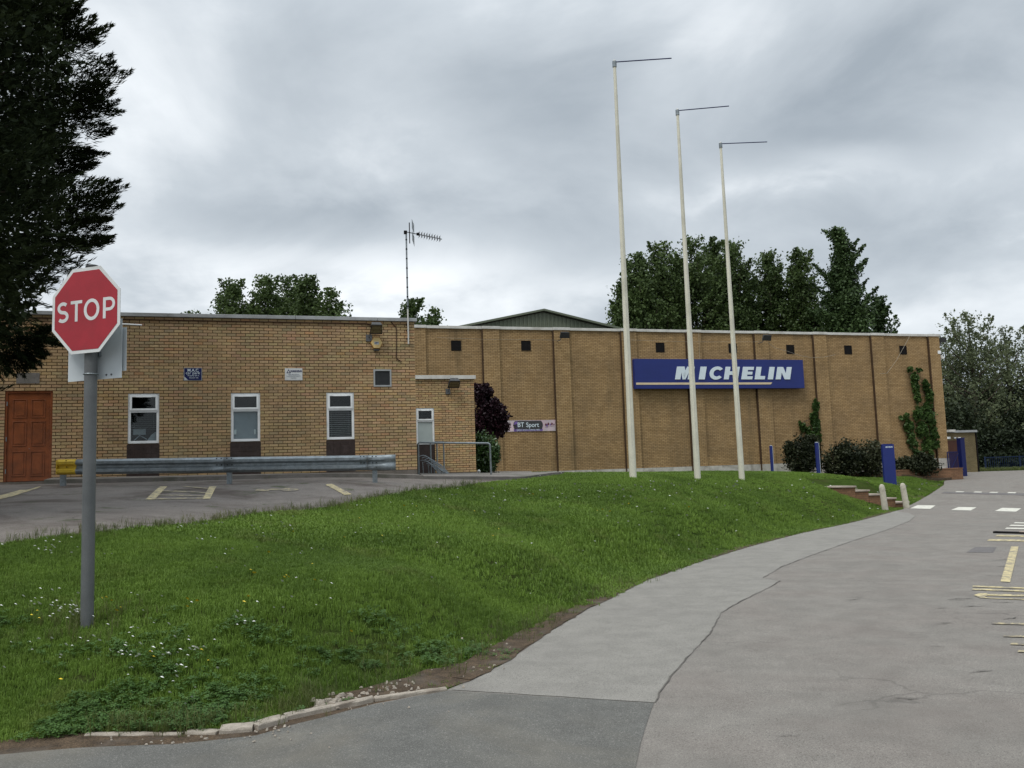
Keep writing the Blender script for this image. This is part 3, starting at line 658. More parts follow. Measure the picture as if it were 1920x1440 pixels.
def make_clover(name, nb, h, rad, mat, seed):
    rs = np.random.default_rng(seed); V = []; F = []
    for i in range(nb):
        a = rs.uniform(0, 2 * math.pi); r_ = rad * math.sqrt(rs.uniform()); x, y = r_ * math.cos(a), r_ * math.sin(a); z = h * rs.uniform(.35, 1.0)
        s_ = rs.uniform(.007, .013); t0 = rs.uniform(0, 2); tx, ty = rs.uniform(-.4, .4, 2)
        for j in range(3):
            th = t0 + j * 2.094; cx, cy = x + s_ * math.cos(th), y + s_ * math.sin(th); k = len(V)
            for u, v_ in ((-1, 0), (0, -1), (1, 0), (0, 1)):
                px_, py_ = cx + s_ * .8 * (u * math.cos(th) - v_ * math.sin(th)), cy + s_ * .8 * (u * math.sin(th) + v_ * math.cos(th))
                V.append((px_, py_, z + tx * (px_ - x) + ty * (py_ - y)))
            F.append((k, k + 1, k + 2, k + 3))
    me = bpy.data.meshes.new(name); me.from_pydata(V, [], F); me.update(); me.materials.append(mat)
    return bpy.data.objects.new(name, me)
def scatter(name, P, scales, tufts, label, seed=1):
    """one object: points on the ground, each carrying one of the tufts"""
    me = bpy.data.meshes.new(name); me.vertices.add(len(P)); me.vertices.foreach_set('co', np.asarray(P, np.float32).ravel())
    a = me.attributes.new('sc', 'FLOAT', 'POINT'); a.data.foreach_set('value', np.asarray(scales, np.float32))
    o = bpy.data.objects.new(name, me); col.objects.link(o); tag(o, label, kind='stuff')
    c = bpy.data.collections.new(name + '_source')
    for q in tufts: c.objects.link(q)
    ng = bpy.data.node_groups.new(name, 'GeometryNodeTree')
    ng.interface.new_socket('Geometry', in_out='INPUT', socket_type='NodeSocketGeometry'); ng.interface.new_socket('Geometry', in_out='OUTPUT', socket_type='NodeSocketGeometry')
    N, L = ng.nodes, ng.links
    gi = N.new('NodeGroupInput'); go = N.new('NodeGroupOutput'); m2p = N.new('GeometryNodeMeshToPoints'); ip = N.new('GeometryNodeInstanceOnPoints')
    ci = N.new('GeometryNodeCollectionInfo'); ci.inputs['Collection'].default_value = c; ci.inputs['Separate Children'].default_value = True; ci.inputs['Reset Children'].default_value = True
    na = N.new('GeometryNodeInputNamedAttribute'); na.data_type = 'FLOAT'; na.inputs['Name'].default_value = 'sc'
    rv = N.new('FunctionNodeRandomValue'); rv.data_type = 'FLOAT_VECTOR'; rv.inputs[0].default_value = (-.12, -.12, 0); rv.inputs[1].default_value = (.12, .12, 6.283); rv.inputs['Seed'].default_value = seed
    L.new(gi.outputs[0], m2p.inputs[0]); L.new(m2p.outputs[0], ip.inputs['Points']); L.new(ci.outputs[0], ip.inputs['Instance'])
    ip.inputs['Pick Instance'].default_value = True; L.new(rv.outputs[0], ip.inputs['Rotation']); L.new(na.outputs[0], ip.inputs['Scale']); L.new(ip.outputs[0], go.inputs[0])
    md = o.modifiers.new('scatter', 'NODES'); md.node_group = ng
    return o
lawn_b = densify(lawn_poly, .3)
# visible wedge only: drop points far outside the field of view
def in_view(P, mar=2.0):
    return (P[:, 1] > 3.2) & (np.abs(P[:, 0]) < P[:, 1] * .64 + mar)
pts = []; scs = []
for (y0, y1, dens, s0) in ((3.5, 7.5, 1250, .85), (7.5, 11, 700, 1.0), (11, 17, 330, 1.2), (17, 26, 190, 1.15), (26, 46, 120, 1.1)):
    A0 = (y1 - y0) * 60; m_ = int(A0 * dens)
    P = np.stack([rng.uniform(-30, 30, m_), rng.uniform(y0, y1, m_)], 1)
    P = P[in_view(P)]; P = P[inside(P, lawn_b)]
    pts.append(P); scs.append(s0 * rng.uniform(.7, 1.15, len(P)))
P = np.concatenate(pts); S = np.concatenate(scs)
def vnoise(P, sc_, seed):
    """smooth value noise on the plane"""
    r_ = np.random.default_rng(seed); T = r_.uniform(0, 1, (256, 256)); q = P * sc_ + 100; i = np.floor(q).astype(int); f = q - i; f = f * f * (3 - 2 * f)
    g = lambda a, b: T[(i[:, 0] + a) % 256, (i[:, 1] + b) % 256]
    return (g(0, 0) * (1 - f[:, 0]) + g(1, 0) * f[:, 0]) * (1 - f[:, 1]) + (g(0, 1) * (1 - f[:, 0]) + g(1, 1) * f[:, 0]) * f[:, 1]
# bare soil scuffs near the kerb rubble and the path edge
bare = []
for (px, py, rr) in ((640, 1302, .32), (730, 1290, .34), (820, 1272, .28), (880, 1240, .22), (960, 1205, .25), (1040, 1160, .28), (1130, 1128, .3), (1360, 1030, .3), (570, 1322, .2), (1760, 905, .8)):
    q = gp(px, py); bare.append((q[0], q[1], rr))
def bare_f(P):
    f = np.zeros(len(P))
    for x, y, r_ in bare: f = np.maximum(f, np.exp(-(((P[:, 0] - x) ** 2 + (P[:, 1] - y) ** 2) / r_ ** 2)))
    return f
SOILP = [gp(*p) for p in ((560, 1334), (585, 1322), (640, 1298), (700, 1286), (760, 1270), (850, 1248), (905, 1222), (960, 1192), (1040, 1152), (1085, 1136), (1108, 1138), (1032, 1184), (952, 1239), (882, 1277), (838, 1291), (700, 1309))]
ragged = [tuple(np.array(q) + rng.normal(0, .02, 2)) for q in densify(SOILP[:10], .12, closed=False)] + SOILP[10:]
sheet('bare_soil', ragged, .004, M['soil'], 0, .12)
insoil = inside(P, ragged)
keep = (rng.uniform(0, 1, len(P)) > bare_f(P) * 1.15 + .0) & (~insoil | (rng.uniform(0, 1, len(P)) < .10))
keep &= ~((vnoise(P, .9, 5) < .16) & (rng.uniform(0, 1, len(P)) < .35))
P, S = P[keep], S[keep]; S *= .7 + .6 * vnoise(P, .8, 3)
cn = .6 * vnoise(P, 1.1, 9) + .4 * vnoise(P, 3.1, 19) + .16 * np.clip((6.8 - P[:, 1]) / 1.5, -1.5, 1)
cl2 = (P[:, 1] < 8.5) & (cn + rng.normal(0, .09, len(P)) > .625) & (rng.uniform(0, 1, len(P)) < .65)
stp = np.array([hit_flat(1672, 948)[:2], pt(1548, 905, 32.6)[:2]]); sv = stp[1] - stp[0]; sl_ = np.linalg.norm(sv); sv /= sl_; rel_ = P - stp[0]
onst = (np.abs(rel_ @ np.array([-sv[1], sv[0]])) < 1.0) & (rel_ @ sv > -.5) & (rel_ @ sv < sl_ + .3)
P, S, cn, cl2 = P[~onst], S[~onst], cn[~onst], cl2[~onst]
z = H(P) - .012
tufts = [make_tuft('grass_tuft', 16, .050, .045, .0042, .75, M['grassb'], i) for i in range(5)]
near = P[:, 1] < 11
scatter('grass', np.column_stack([P, z])[near & ~cl2], S[near & ~cl2], tufts, 'short green grass growing on the near bank around the sign')
tufts2 = [make_tuft('lawn_tuft', 14, .055, .075, .009, .7, M['grassb'], 20 + i) for i in range(5)]
scatter('lawn_grass', np.column_stack([P, z])[~near], S[~near], tufts2, 'short green grass covering the bank below the flagpoles')
clv = [make_clover('clover_patch', 16, .058, .065, M['clover'], i) for i in range(4)]
scatter('clover', np.column_stack([P, z])[cl2], S[cl2] * 1.0, clv, 'dark clover patches in the grass near the kerb')
# taller seed stems and rough tufts along the edges
def edge_pts(line, n_, spread):
    L_ = densify(line, .1, closed=False); L_ = np.array(L_); i = rng.integers(0, len(L_), n_)
    return L_[i] + rng.normal(0, spread, (n_, 2))
E1 = edge_pts(back_cp[2:], 620, .14)
E2 = np.array([gp(165, 1172)]) + rng.normal(0, .22, (90, 2)); E3 = edge_pts([gp(200, 1366), gp(400, 1362), gp(540, 1338), gp(600, 1300)], 170, .09)
E4 = edge_pts([kerb_line[1], kerb_line[2]], 60, .05) ; E4 = E4[vnoise(E4, 1.2, 4) > .5]
E5 = edge_pts([gp(640, 1290), gp(860, 1240), gp(1000, 1170), gp(1180, 1085)], 200, .15)
E = np.concatenate([E1, E2, E3, E4, E5])
rt_ = [make_tuft('rough_tuft', 9, .17, .04, .0042, .8, M['weed'], 40 + i) for i in range(4)]
scatter('weeds', np.column_stack([E, H(E) - .01]), rng.uniform(.5, 1.1, len(E)), rt_, 'rough grass and weeds along the kerb and car park edge')
# tiny flowers
def flowers(name, spots, mat, size, label):
    V = []; F = []
    for (x, y) in spots:
        z0 = H1(x, y) + random.uniform(.06, .10); r_ = size * random.uniform(.7, 1.2) * max(1, math.hypot(x, y) / 11); k = len(V)
        tx, ty = random.uniform(-.5, .2), random.uniform(-.9, -.1)
        for j in range(7):
            th = j * .8976; V.append((x + r_ * math.cos(th), y + r_ * math.sin(th), z0 + ty * r_ * math.sin(th) + tx * r_ * math.cos(th)))
        V.append((x, y, z0 + r_ * .5))
        for j in range(7): F.append((k + j, k + (j + 1) % 7, k + 7))
    return tag(npmesh(name, V, F, mat), label, kind='stuff')
sp = []
def fl(px, py, n_, sx, sy):
    for _ in range(n_):
        a, b = random.gauss(px, sx), random.gauss(py, sy)
        if b > 1360: continue
        q = ghit(a, b)
        if inside([q[:2]], lawn_b)[0]: sp.append((q[0], q[1]))
for a in [(120, 1155, 26, 35, 14), (60, 1150, 8, 40, 12), (140, 1165, 16, 14, 8), (170, 1200, 14, 60, 16), (290, 1235, 16, 30, 8), (240, 1245, 7, 25, 3), (290, 1250, 10, 60, 20), (460, 1180, 8, 14, 8), (380, 1230, 6, 20, 6), (350, 1310, 9, 60, 25), (260, 1145, 6, 60, 14), (340, 1195, 6, 60, 10),
          (390, 1060, 12, 160, 30), (110, 1035, 14, 60, 12), (90, 1045, 8, 20, 6), (370, 995, 10, 30, 5), (390, 1023, 6, 10, 4), (485, 1010, 6, 16, 8), (530, 995, 5, 10, 5), (620, 1020, 12, 120, 30), (800, 960, 22, 130, 22), (950, 930, 26, 120, 14), (1180, 920, 26, 100, 10), (1350, 915, 24, 90, 8), (1500, 920, 14, 60, 12), (1000, 1050, 18, 200, 40), (1100, 950, 16, 140, 16), (1250, 960, 14, 120, 20), (1600, 965, 10, 40, 8), (1700, 915, 14, 30, 6), (120, 1240, 10, 60, 15), (560, 1120, 10, 100, 40)]: fl(*a)
flowers('daisies', sp, M['petal'], .013, 'tiny white daisies and clover heads scattered over the bank')
sp = []
for a in [(60, 1170, 3, 10, 4), (200, 1135, 3, 8, 4), (225, 1155, 2, 5, 3), (325, 1150, 3, 30, 10), (455, 1135, 3, 8, 8), (380, 1235, 1, 2, 2), (392, 1255, 1, 2, 2), (115, 1292, 1, 2, 2), (290, 1244, 2, 8, 2), (540, 1098, 3, 8, 2), (590, 1104, 1, 2, 2), (478, 1084, 3, 8, 3), (660, 1205, 1, 2, 2), (900, 980, 8, 140, 20), (1150, 960, 6, 120, 12), (600, 1050, 5, 100, 20)]: fl(*a)
flowers('buttercups', sp, M['butter'], .014, 'small yellow buttercups dotted through the grass')

ksl = [gp(*p) for p in ((838, 1291), (700, 1307), (540, 1340), (400, 1364), (170, 1371), (0, 1386), (-220, 1398))]
ksl2 = [tuple(hit_flat(*p)[:2]) for p in ((-220, 1440), (0, 1436), (150, 1424), (330, 1418), (480, 1400), (560, 1372), (700, 1334), (838, 1305))]
sheet('kerb_soil', ksl + ksl2, -.005, M['soil'], 0, .12, .01)
es = [np.array(q) for q in densify(EDGE_W[1:], .15, closed=False)]
esl = [tuple(q + np.array([.05, -.03]) * rng.uniform(-.1, 1.0)) for q in es]; esr = [tuple(q + np.array([-.09, .06]) * rng.uniform(.6, 2.2)) for q in es]
sheet('edge_soil', esl + esr[::-1], .009, M['soil'], 0, .2)
# kerb stones at the bottom left
gk = 'old kerb stones along the foot of the bank'
kl = ['longest low kerb stone half buried in grass at far left', 'short kerb stone between two narrow gaps, second from the left', 'widest topped kerb stone in the middle of the row', 'tilted kerb stone where the row starts to climb', 'long thin kerb stone beside the stone rubble', 'last thin kerb stone ending at the pale footpath']
ks_ = [((158, 1379), (338, 1378), .05, -.004), ((346, 1376), (404, 1377), .085, .0), ((411, 1376), (473, 1371), .12, .012), ((484, 1368), (540, 1352), .11, .018), ((536, 1350), (700, 1316), .055, .02), ((703, 1315), (838, 1296), .045, .012)]
for (a, b, wd, lift), lb in zip(ks_, kl):
    A_, B_ = np.array(gp(*a)), np.array(gp(*b)); L_ = np.linalg.norm(B_ - A_); an = math.atan2(*(B_ - A_)[::-1])
    za, zb = H1(*A_), H1(*B_)
    r_ = empty('kerb_stone', (A_[0], A_[1], za + lift), an, lb, 'kerb stone', gk); r_.rotation_euler = (random.uniform(-.08, .04), -math.atan2(zb - za, L_), an)
    m_ = MB(); N_ = max(2, int(L_ / .06)); V = []; 
    for i in range(N_ + 1):
        x = L_ * i / N_; j = lambda s_=.004: random.uniform(-s_, s_)
        for (y, z_) in ((0, -.15), (0, .004), (.006, .014), (wd - .008, .016), (wd, .004), (wd, -.15)): V.append((x + j(), y + j(), z_ + j(.003)))
    F = []
    for i in range(N_):
        for k in range(5): q = i * 6 + k; F.append((q, q + 6, q + 7, q + 1))
    F += [(0, 1, 2, 3, 4, 5), tuple(N_ * 6 + k for k in (5, 4, 3, 2, 1, 0))]
    m_.v = V; m_.f = F; kb = m_.build('kerb_body', M['kerb'], r_)
# rubble
V = []; F = []
def stone(x, y, z, s_):
    k = len(V); base = [(1, 0, 0), (-1, 0, 0), (0, 1, 0), (0, -1, 0), (0, 0, 1), (0, 0, -1)]
    an = random.uniform(0, 6.28); ca, sa = math.cos(an), math.sin(an); sx, sy, sz = s_ * random.uniform(.7, 1.5), s_ * random.uniform(.6, 1), s_ * random.uniform(.35, .6)
    vs_ = [(sx * .9, sy * .8, -sz), (sx, -sy * .7, -sz), (-sx * .8, -sy, -sz), (-sx, sy * .9, -sz), (sx * .5, sy * .5, sz), (sx * .6, -sy * .5, sz * .8), (-sx * .5, -sy * .5, sz), (-sx * .6, sy * .4, sz * .7)]
    for a, b, c_ in vs_:
        a += random.uniform(-.2, .2) * s_; b += random.uniform(-.2, .2) * s_; V.append((x + a * ca - b * sa, y + a * sa + b * ca, z + c_))
    for f in ((0, 3, 2, 1), (4, 5, 6, 7), (0, 1, 5, 4), (1, 2, 6, 5), (2, 3, 7, 6), (3, 0, 4, 7)): F.append(tuple(k + i for i in f))
for (px, py, n_, sx, sy, s_) in ((650, 1308, 26, 26, 6, .016), (625, 1322, 8, 12, 4, .024), (600, 1328, 6, 10, 3, .03), (740, 1292, 34, 35, 7, .010), (520, 1375, 14, 26, 6, .008), (350, 1390, 22, 120, 6, .006), (700, 1330, 12, 60, 5, .006), (880, 1262, 12, 30, 8, .008), (960, 1215, 10, 40, 12, .008)):
    for _ in range(n_):
        q = ghit(random.gauss(px, sx), random.gauss(py, sy)); ss = s_ * random.uniform(.6, 1.6); stone(q[0], q[1], q[2] + .012 + ss * .2, ss)
tag(npmesh('rubble', V, F, M['kerb']), 'small broken stone rubble lying behind the kerb', kind='stuff')

# ------------------------------------------------------------------ stop sign
SG = pt(163, 1175, 7.38); SYAW = R(-19.4)
gz0 = H1(SG[0], SG[1])
sr = empty('stop_sign', (SG[0], SG[1], gz0 - .02), SYAW, 'red octagonal STOP sign with pale border on a grey pole in the grass', 'road sign')
ptop = pt(175, 497, 7.63)[2] - gz0 + .02
MB().tube([(0, 0, -.2), (0, 0, ptop - .012), ], .0525, 28).build('pole', M['pole_grey'], sr, True)
MB().tube([(0, 0, ptop - .012), (0, 0, ptop + .004), (0, 0, ptop + .012)], [.056, .056, .045], 28).build('pole_cap', M['darkgrey'], sr, True)
zc_ = pt(164.5, 583, 7.6)[2] - gz0 + .02
oct_ = lambda r_: [(r_ * math.cos(R(22.5 + 45 * i)), r_ * math.sin(R(22.5 + 45 * i))) for i in range(8)]
Rr = .375 / math.cos(R(22.5))
face = empty('x', (0, 0, 0)); bpy.data.objects.remove(face)
XO = .018
pl = MB().prism([(x + XO, z + zc_) for x, z in oct_(Rr)], -.085, -.08).build('sign_plate', M['white'], sr)
MB().prism([(x + XO, z + zc_) for x, z in oct_(Rr - .032)], -.087, -.0853).build('red_field', M['red'], sr)
def stroke(mb, path, wd, y0, y1, closed=False):
    P_ = [np.array(p, float) for p in path]; k = len(P_); Lp = []; Rp = []
    for i in range(k):
        if closed: a, b = P_[i - 1], P_[(i + 1) % k]
        else: a, b = P_[max(i - 1, 0)], P_[min(i + 1, k - 1)]
        d = (b - a) / (np.linalg.norm(b - a) + 1e-9); nn = np.array([-d[1], d[0]]); Lp.append(P_[i] + nn * wd / 2); Rp.append(P_[i] - nn * wd / 2)
    m_ = k if closed else k - 1
    for i in range(m_):
        j = (i + 1) % k; a, b, c_, d = Rp[i], Rp[j], Lp[j], Lp[i]
        mb.quad((a[0], y0, a[1]), (b[0], y0, b[1]), (c_[0], y0, c_[1]), (d[0], y0, d[1]))
        mb.quad((b[0], y0, b[1]), (a[0], y0, a[1]), (a[0], y1, a[1]), (b[0], y1, b[1])); mb.quad((d[0], y0, d[1]), (c_[0], y0, c_[1]), (c_[0], y1, c_[1]), (d[0], y1, d[1]))
    return mb
def arc(cx, cz, rx, rz, a0, a1, n_=14): return [(cx + rx * math.cos(R(a0 + (a1 - a0) * i / n_)), cz + rz * math.sin(R(a0 + (a1 - a0) * i / n_))) for i in range(n_ + 1)]
hh = .183; sw = .0295; z0 = zc_ - hh / 2; Y0, Y1_ = -.0885, -.0872
rz_ = (hh - sw) / 4
S_path = arc(XO - .252, z0 + hh - sw / 2 - rz_, .047, rz_, 38, 270, 16) + arc(XO - .252, z0 + sw / 2 + rz_, .050, rz_, 90, -142, 16)[1:]
stroke(MB(), S_path, sw, Y0, Y1_).build('letter_s', M['white'], sr)
m_ = MB(); m_.box(XO - .165, XO - .037, Y0, Y1_, z0 + hh - .027, z0 + hh); m_.box(XO - .101 - sw / 2, XO - .101 + sw / 2, Y0, Y1_, z0, z0 + hh - .027); m_.build('letter_t', M['white'], sr)
stroke(MB(), arc(XO + .068, zc_, .085 - sw / 2, hh / 2 - sw / 2 + .003, 0, 352.5, 47), sw, Y0, Y1_, True).build('letter_o', M['white'], sr)
m_ = MB(); m_.box(XO + .193, XO + .193 + sw, Y0, Y1_, z0, z0 + hh)
pr = .052; stroke(m_, [(XO + .2226, z0 + hh - .0135), (XO + .262, z0 + hh - .0135)] + arc(XO + .262, z0 + hh - .0135 - .0455, .047, .0455, 85, -85, 16) + [(XO + .262, z0 + hh - .1045), (XO + .2226, z0 + hh - .1045)], .027, Y0, Y1_)
m_.build('letter_p', M['white'], sr)
# brackets
for dz in (.16, -.16):
    m_ = MB(); m_.tube([(.058 * math.cos(a), .058 * math.sin(a), zc_ + dz) for a in np.linspace(-.3, math.pi + .3, 12)], .008, 6); m_.box(-.06, .06, -.079, -.05, zc_ + dz - .02, zc_ + dz + .02); m_.build('bracket', M['steel'], sr)
# two blank sign backs on the far side of the pole
bk = empty('sign_back', (SG[0], SG[1], gz0 - .02), SYAW, 'blank pale square sign plate fixed behind the grey pole, larger and in front', 'sign plate')
zt, zb_ = pt(232, 600, 7.7)[2] - gz0 + .02, pt(160, 711, 7.6)[2] - gz0 + .02
MB().box(-.335, .265, .075, .079, zb_, zt).build('plate', M['plate_white'], bk, bevel=.001)
m_ = MB(); m_.tube([(.056 * math.cos(a), .056 * math.sin(a), zb_ + .04) for a in np.linspace(0, 2 * math.pi, 20)], .006, 6); m_.build('clamp', M['steel'], bk)
for x in (-.085, .10, .155):
    MB().tube([(x, .07, zb_ + .035), (x, .076, zb_ + .035)], .009, 8).build('bolt', M['steel_dark'], bk)
bk2 = empty('sign_back', (SG[0], SG[1], gz0 - .02), SYAW, 'second pale sign plate just behind the first, showing at its right edge', 'sign plate')
MB().box(-.345, .29, .10, .104, pt(232, 698, 7.7)[2] - gz0 + .02, pt(232, 616, 7.7)[2] - gz0 + .02).build('plate', M['plate_white'], bk2)
MB().box(-.04, .04, .05, .10, zb_ + .2, zb_ + .24).build('bracket', M['steel'], bk2)

# ------------------------------------------------------------------ wing with real bricks
ZB = 1.75
sR, zR = WING.hit(776.3, 597.2); _, zRb = WING.hit(776, 603.5)
sL = WING.hit(-420, 750)[0]
wing = WING.root('office_wing', 0, 0, 0, label='low flat-roofed tan brick wing with a brown door and three white windows', cat='building')
ZT = zRb                    # underside of coping
opens = []
def rect(fr, x0, y0, x1, y1, y=0.0):
    a = fr.hit(x0, y0, y); b = fr.hit(x1, y1, y); return [a[0], b[0], b[1], a[1]]   # s0, s1, zbottom, ztop
w1 = rect(WING, 239.4, 735.3, 299, 829.4); w2 = rect(WING, 433, 734.4, 488, 824.3); w3 = rect(WING, 612.4, 733.4, 664.2, 820.2)
zwt = np.mean([w1[3], w2[3], w3[3]]); zwb = np.mean([w1[2], w2[2], w3[2]]); ww = np.mean([w[1] - w[0] for w in (w1, w2, w3)])
NC = round((ZT - ZB) / .075); CH = (ZT - ZB) / NC
zwt = ZB + round((zwt - ZB) / CH) * CH; zwb = ZB + round((zwb - ZB) / CH) * CH
wins = []
for w_ in (w1, w2, w3):
    c_ = (w_[0] + w_[1]) / 2; wins.append([c_ - ww / 2, c_ + ww / 2, zwb, zwt])
dr = rect(WING, 9.5, 736, 96, 902); dr[2] = ZB + .0; dr[3] = ZB + round((dr[3] - ZB) / CH) * CH
vent = rect(WING, 700, 693, 734, 726)
vent[3] = ZB + round((vent[3] - ZB) / CH) * CH; vent[2] = ZB + round((vent[2] - ZB) / CH) * CH
opens = [[a, b, ZB, d] for a, b, c_, d in wins] + [dr, vent]
# wall core with openings: vertical strips between and above/below the openings
core = MB(); cuts = sorted(opens); x = sL
for a, b, c_, d in cuts:
    core.box(x, a, .011, .30, ZB - .6, ZT); core.box(a, b, .011, .30, d, ZT)
    if c_ > ZB + .1: core.box(a, b, .011, .30, ZB - .6, c_)
    else: core.box(a, b, .011, .30, ZB - .6, ZB)
    x = b
core.box(x, sR - .004, .011, .30, ZB - .6, ZT)
# cut: lower core below brick base is plinth, so raise it there
wall = core.build('wall', M['mortar'], wing)
rest = MB(); rest.box(sR - .30, sR - .006, .3, 12, ZB - .6, ZT); rest.box(sL, sR - .3, 11.7, 12, ZB - .6, ZT)
rest.build('rear_wall', M['shed_brick'], wing)
MB().box(sL, sR, -.012, .30, ZB - .7, ZB - .004).build('plinth', M['plinth_dark'], wing)
MB().box(sL, sR, .31, 11.9, ZT - .1, ZT - .02).build('flat_roof', M['roof'], wing)
# coping in lengths with tiny gaps
xs_ = [sL, -9.2, -6.15, -3.1, -.05, 2.05, sR + .07]
xs_ = [v_ for v_ in xs_ if v_ >= sL]
for a, b in zip(xs_[:-1], xs_[1:]):
    MB().box(a + .003, b - .003, -.075, .4, ZT + .0, zR).build('coping', M['coping'], wing, bevel=.006)
# bricks
def brick_col(n_):
    base = np.array([.43, .300, .162]); k = rng.normal(0, 1, (n_, 1)); v_ = base * (1 + .065 * k) * (1 + rng.normal(0, .03, (n_, 3)))
    r_ = rng.uniform(0, 1, n_); v_[r_ < .10] *= np.array([1.0, .90, .86]); v_[r_ > .93] *= np.array([.84, .90, .95])
    return np.clip(v_, .03, .7)
bricks = []
def lay(fr_s0, fr_s1, z0, ncourse, ch, ops, phase=0.0, L=.225, groove=None):
    o_ = []
    for r_ in range(ncourse):
        za = z0 + r_ * ch; zm = za + ch / 2
        iv = [(fr_s0, fr_s1)]
        for a, b, c_, d in ops:
            if c_ - .01 < zm < d + .01:
                nv = []
                for p, q in iv:
                    if b <= p or a >= q: nv.append((p, q)); continue
                    if a > p: nv.append((p, a))
                    if b < q: nv.append((b, q))
                iv = nv
        off = phase + (L / 2 if r_ % 2 else 0)
        for p, q in iv:
            k = math.floor((p - off) / L)
            xs0 = p
            while xs0 < q - .001:
                xn = off + (k + 1) * L
                if xn - xs0 < .055: k += 1; continue        # no slivers: the next brick starts at the edge
                if q - xn < .055: xn = q
                o_.append((xs0 if xs0 == p else xs0 + .0075, q if xn >= q else xn - .0075, za + .0078, za + ch - .0078))
                xs0 = min(xn, q); k += 1
    return o_
bs = lay(sL, sR, ZB, NC, CH, opens, .07)
groove_row = NC - 2       # recessed shadow joint under the top course
B = np.array(bs); C_ = brick_col(len(B)); yj = rng.uniform(-.0025, .0015, len(B))
def brick_verts(b, y):
    x0, x1, z0, z1 = b; return [(x0, y, z0), (x1, y, z0), (x1, y, z1), (x0, y, z1), (x0, .02, z0), (x1, .02, z0), (x1, .02, z1), (x0, .02, z1)]
BF = [(0, 1, 2, 3), (1, 0, 4, 5), (2, 1, 5, 6), (3, 2, 6, 7), (0, 3, 7, 4)]
rowi = np.round((B[:, 2] - .0078 - ZB) / CH).astype(int)
yj = yj + np.where(rowi == NC - 1, -.012, 0.0)
ctr = np.array([WING.w((b[0] + b[1]) / 2, 0, (b[2] + b[3]) / 2) for b in B]); dist = np.linalg.norm(ctr - CAM, axis=1)
rel = ctr - CAM; pxx = 960 + FPX * (rel @ rt) / (rel @ fw); pyy = 720 - FPX * (rel @ up) / (rel @ fw)
full = (B[:, 1] - B[:, 0] > .2) & (pxx > 100) & ~((pxx < 215) & (pyy < 700)) & ~((pxx > 150) & (pxx < 190)) & (pyy < 892) & (rowi != NC - 1)
order = np.argsort(np.where(full, dist, 1e9))[:300]; sel = np.zeros(len(B), bool); sel[order] = True
V = []; F = []; CC = []
for i in np.where(~sel)[0]:
    k = len(V); V += brick_verts(B[i], yj[i]); F += [tuple(k + q for q in f) for f in BF]; CC += [(*C_[i], 1)] * 8
o = npmesh('brick_courses', V, F, M['brick'], wall, colr=CC); o['kind'] = 'stuff'
variants = []
for i in range(20):
    me = bpy.data.meshes.new('brick'); hw, hz = (.225 - .015) / 2, (CH - .0156) / 2
    me.from_pydata(brick_verts((-hw, hw, -hz, hz), 0), [], BF); me.update(); ca = me.color_attributes.new('Col', 'FLOAT_COLOR', 'POINT')
    c_ = brick_col(1)[0]; ca.data.foreach_set('color', np.array([(*c_, 1)] * 8, np.float32).ravel()); me.materials.append(M['brick']); variants.append(me)
for n_, i in enumerate(order):
    o = bpy.data.objects.new('brick', variants[n_ * 7 % 20]); col.objects.link(o); o.parent = wall
    o.location = ((B[i, 0] + B[i, 1]) / 2, yj[i], (B[i, 2] + B[i, 3]) / 2)
# windows
def slats(x0, x1, z0, z1, y, mat, parent, pitch=.032, tilt=.6):
    m_ = MB(); z = z1 - .01
    while z > z0:
        c_, s_ = math.cos(tilt) * .012, math.sin(tilt) * .012
        m_.quad((x0, y - c_, z - s_), (x1, y - c_, z - s_), (x1, y + c_, z + s_), (x0, y + c_, z + s_)); z -= pitch
    for xx in (x0 + .08, x1 - .08): m_.box(xx - .001, xx + .001, y - .014, y - .013, z0, z1)
    return m_.build('blind', mat, parent)
def make_window(r_, parent, kind, fr_y=.022):
    x0, x1, z0, z1 = r_; f = .062; zt_ = z1 - .36 * (z1 - z0)
    m_ = MB(); y0, y1 = fr_y, fr_y + .065
    m_.box(x0, x0 + f, y0, y1, z0, z1); m_.box(x1 - f, x1, y0, y1, z0, z1); m_.box(x0 + f, x1 - f, y0, y1, z1 - f, z1); m_.box(x0 + f, x1 - f, y0, y1, z0, z0 + f); m_.box(x0 + f, x1 - f, y0, y1, zt_ - .025, zt_ + .025)
    w_ = m_.build('window', M['upvc'], parent, bevel=.004)
    g = .05; m_ = MB(); a0, a1, b0, b1 = x0 + f * .6, x1 - f * .6, zt_ + .022, z1 - f * .6; y2, y3 = y0 - .022, y0 - .002
    m_.box(a0, a0 + g, y2, y3, b0, b1); m_.box(a1 - g, a1, y2, y3, b0, b1); m_.box(a0 + g, a1 - g, y2, y3, b1 - g, b1); m_.box(a0 + g, a1 - g, y2, y3, b0, b0 + g)
    m_.build('opening_sash', M['upvc'], w_, bevel=.004)
    MB().box(a0 + .14, a1 - .14, y2 - .014, y2 - .001, b1 - g - .004, b1 - g + .012).build('trickle_vent', M['upvc'] if kind else M['blind_pale'], w_)
    MB().box(a0 + g, a1 - g, y0 - .012, y0 - .006, b0 + g, b1 - g).build('pane', M['glass'], w_)
    if kind != 'door':
        MB().box(x0 + f, x1 - f, y0 + .02, y0 + .026, z0 + f, zt_ - .025).build('pane', M['glass'], w_)
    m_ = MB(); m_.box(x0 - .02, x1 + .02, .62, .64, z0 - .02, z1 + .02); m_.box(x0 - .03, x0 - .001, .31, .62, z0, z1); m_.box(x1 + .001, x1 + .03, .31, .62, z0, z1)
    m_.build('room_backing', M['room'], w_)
    return w_, zt_
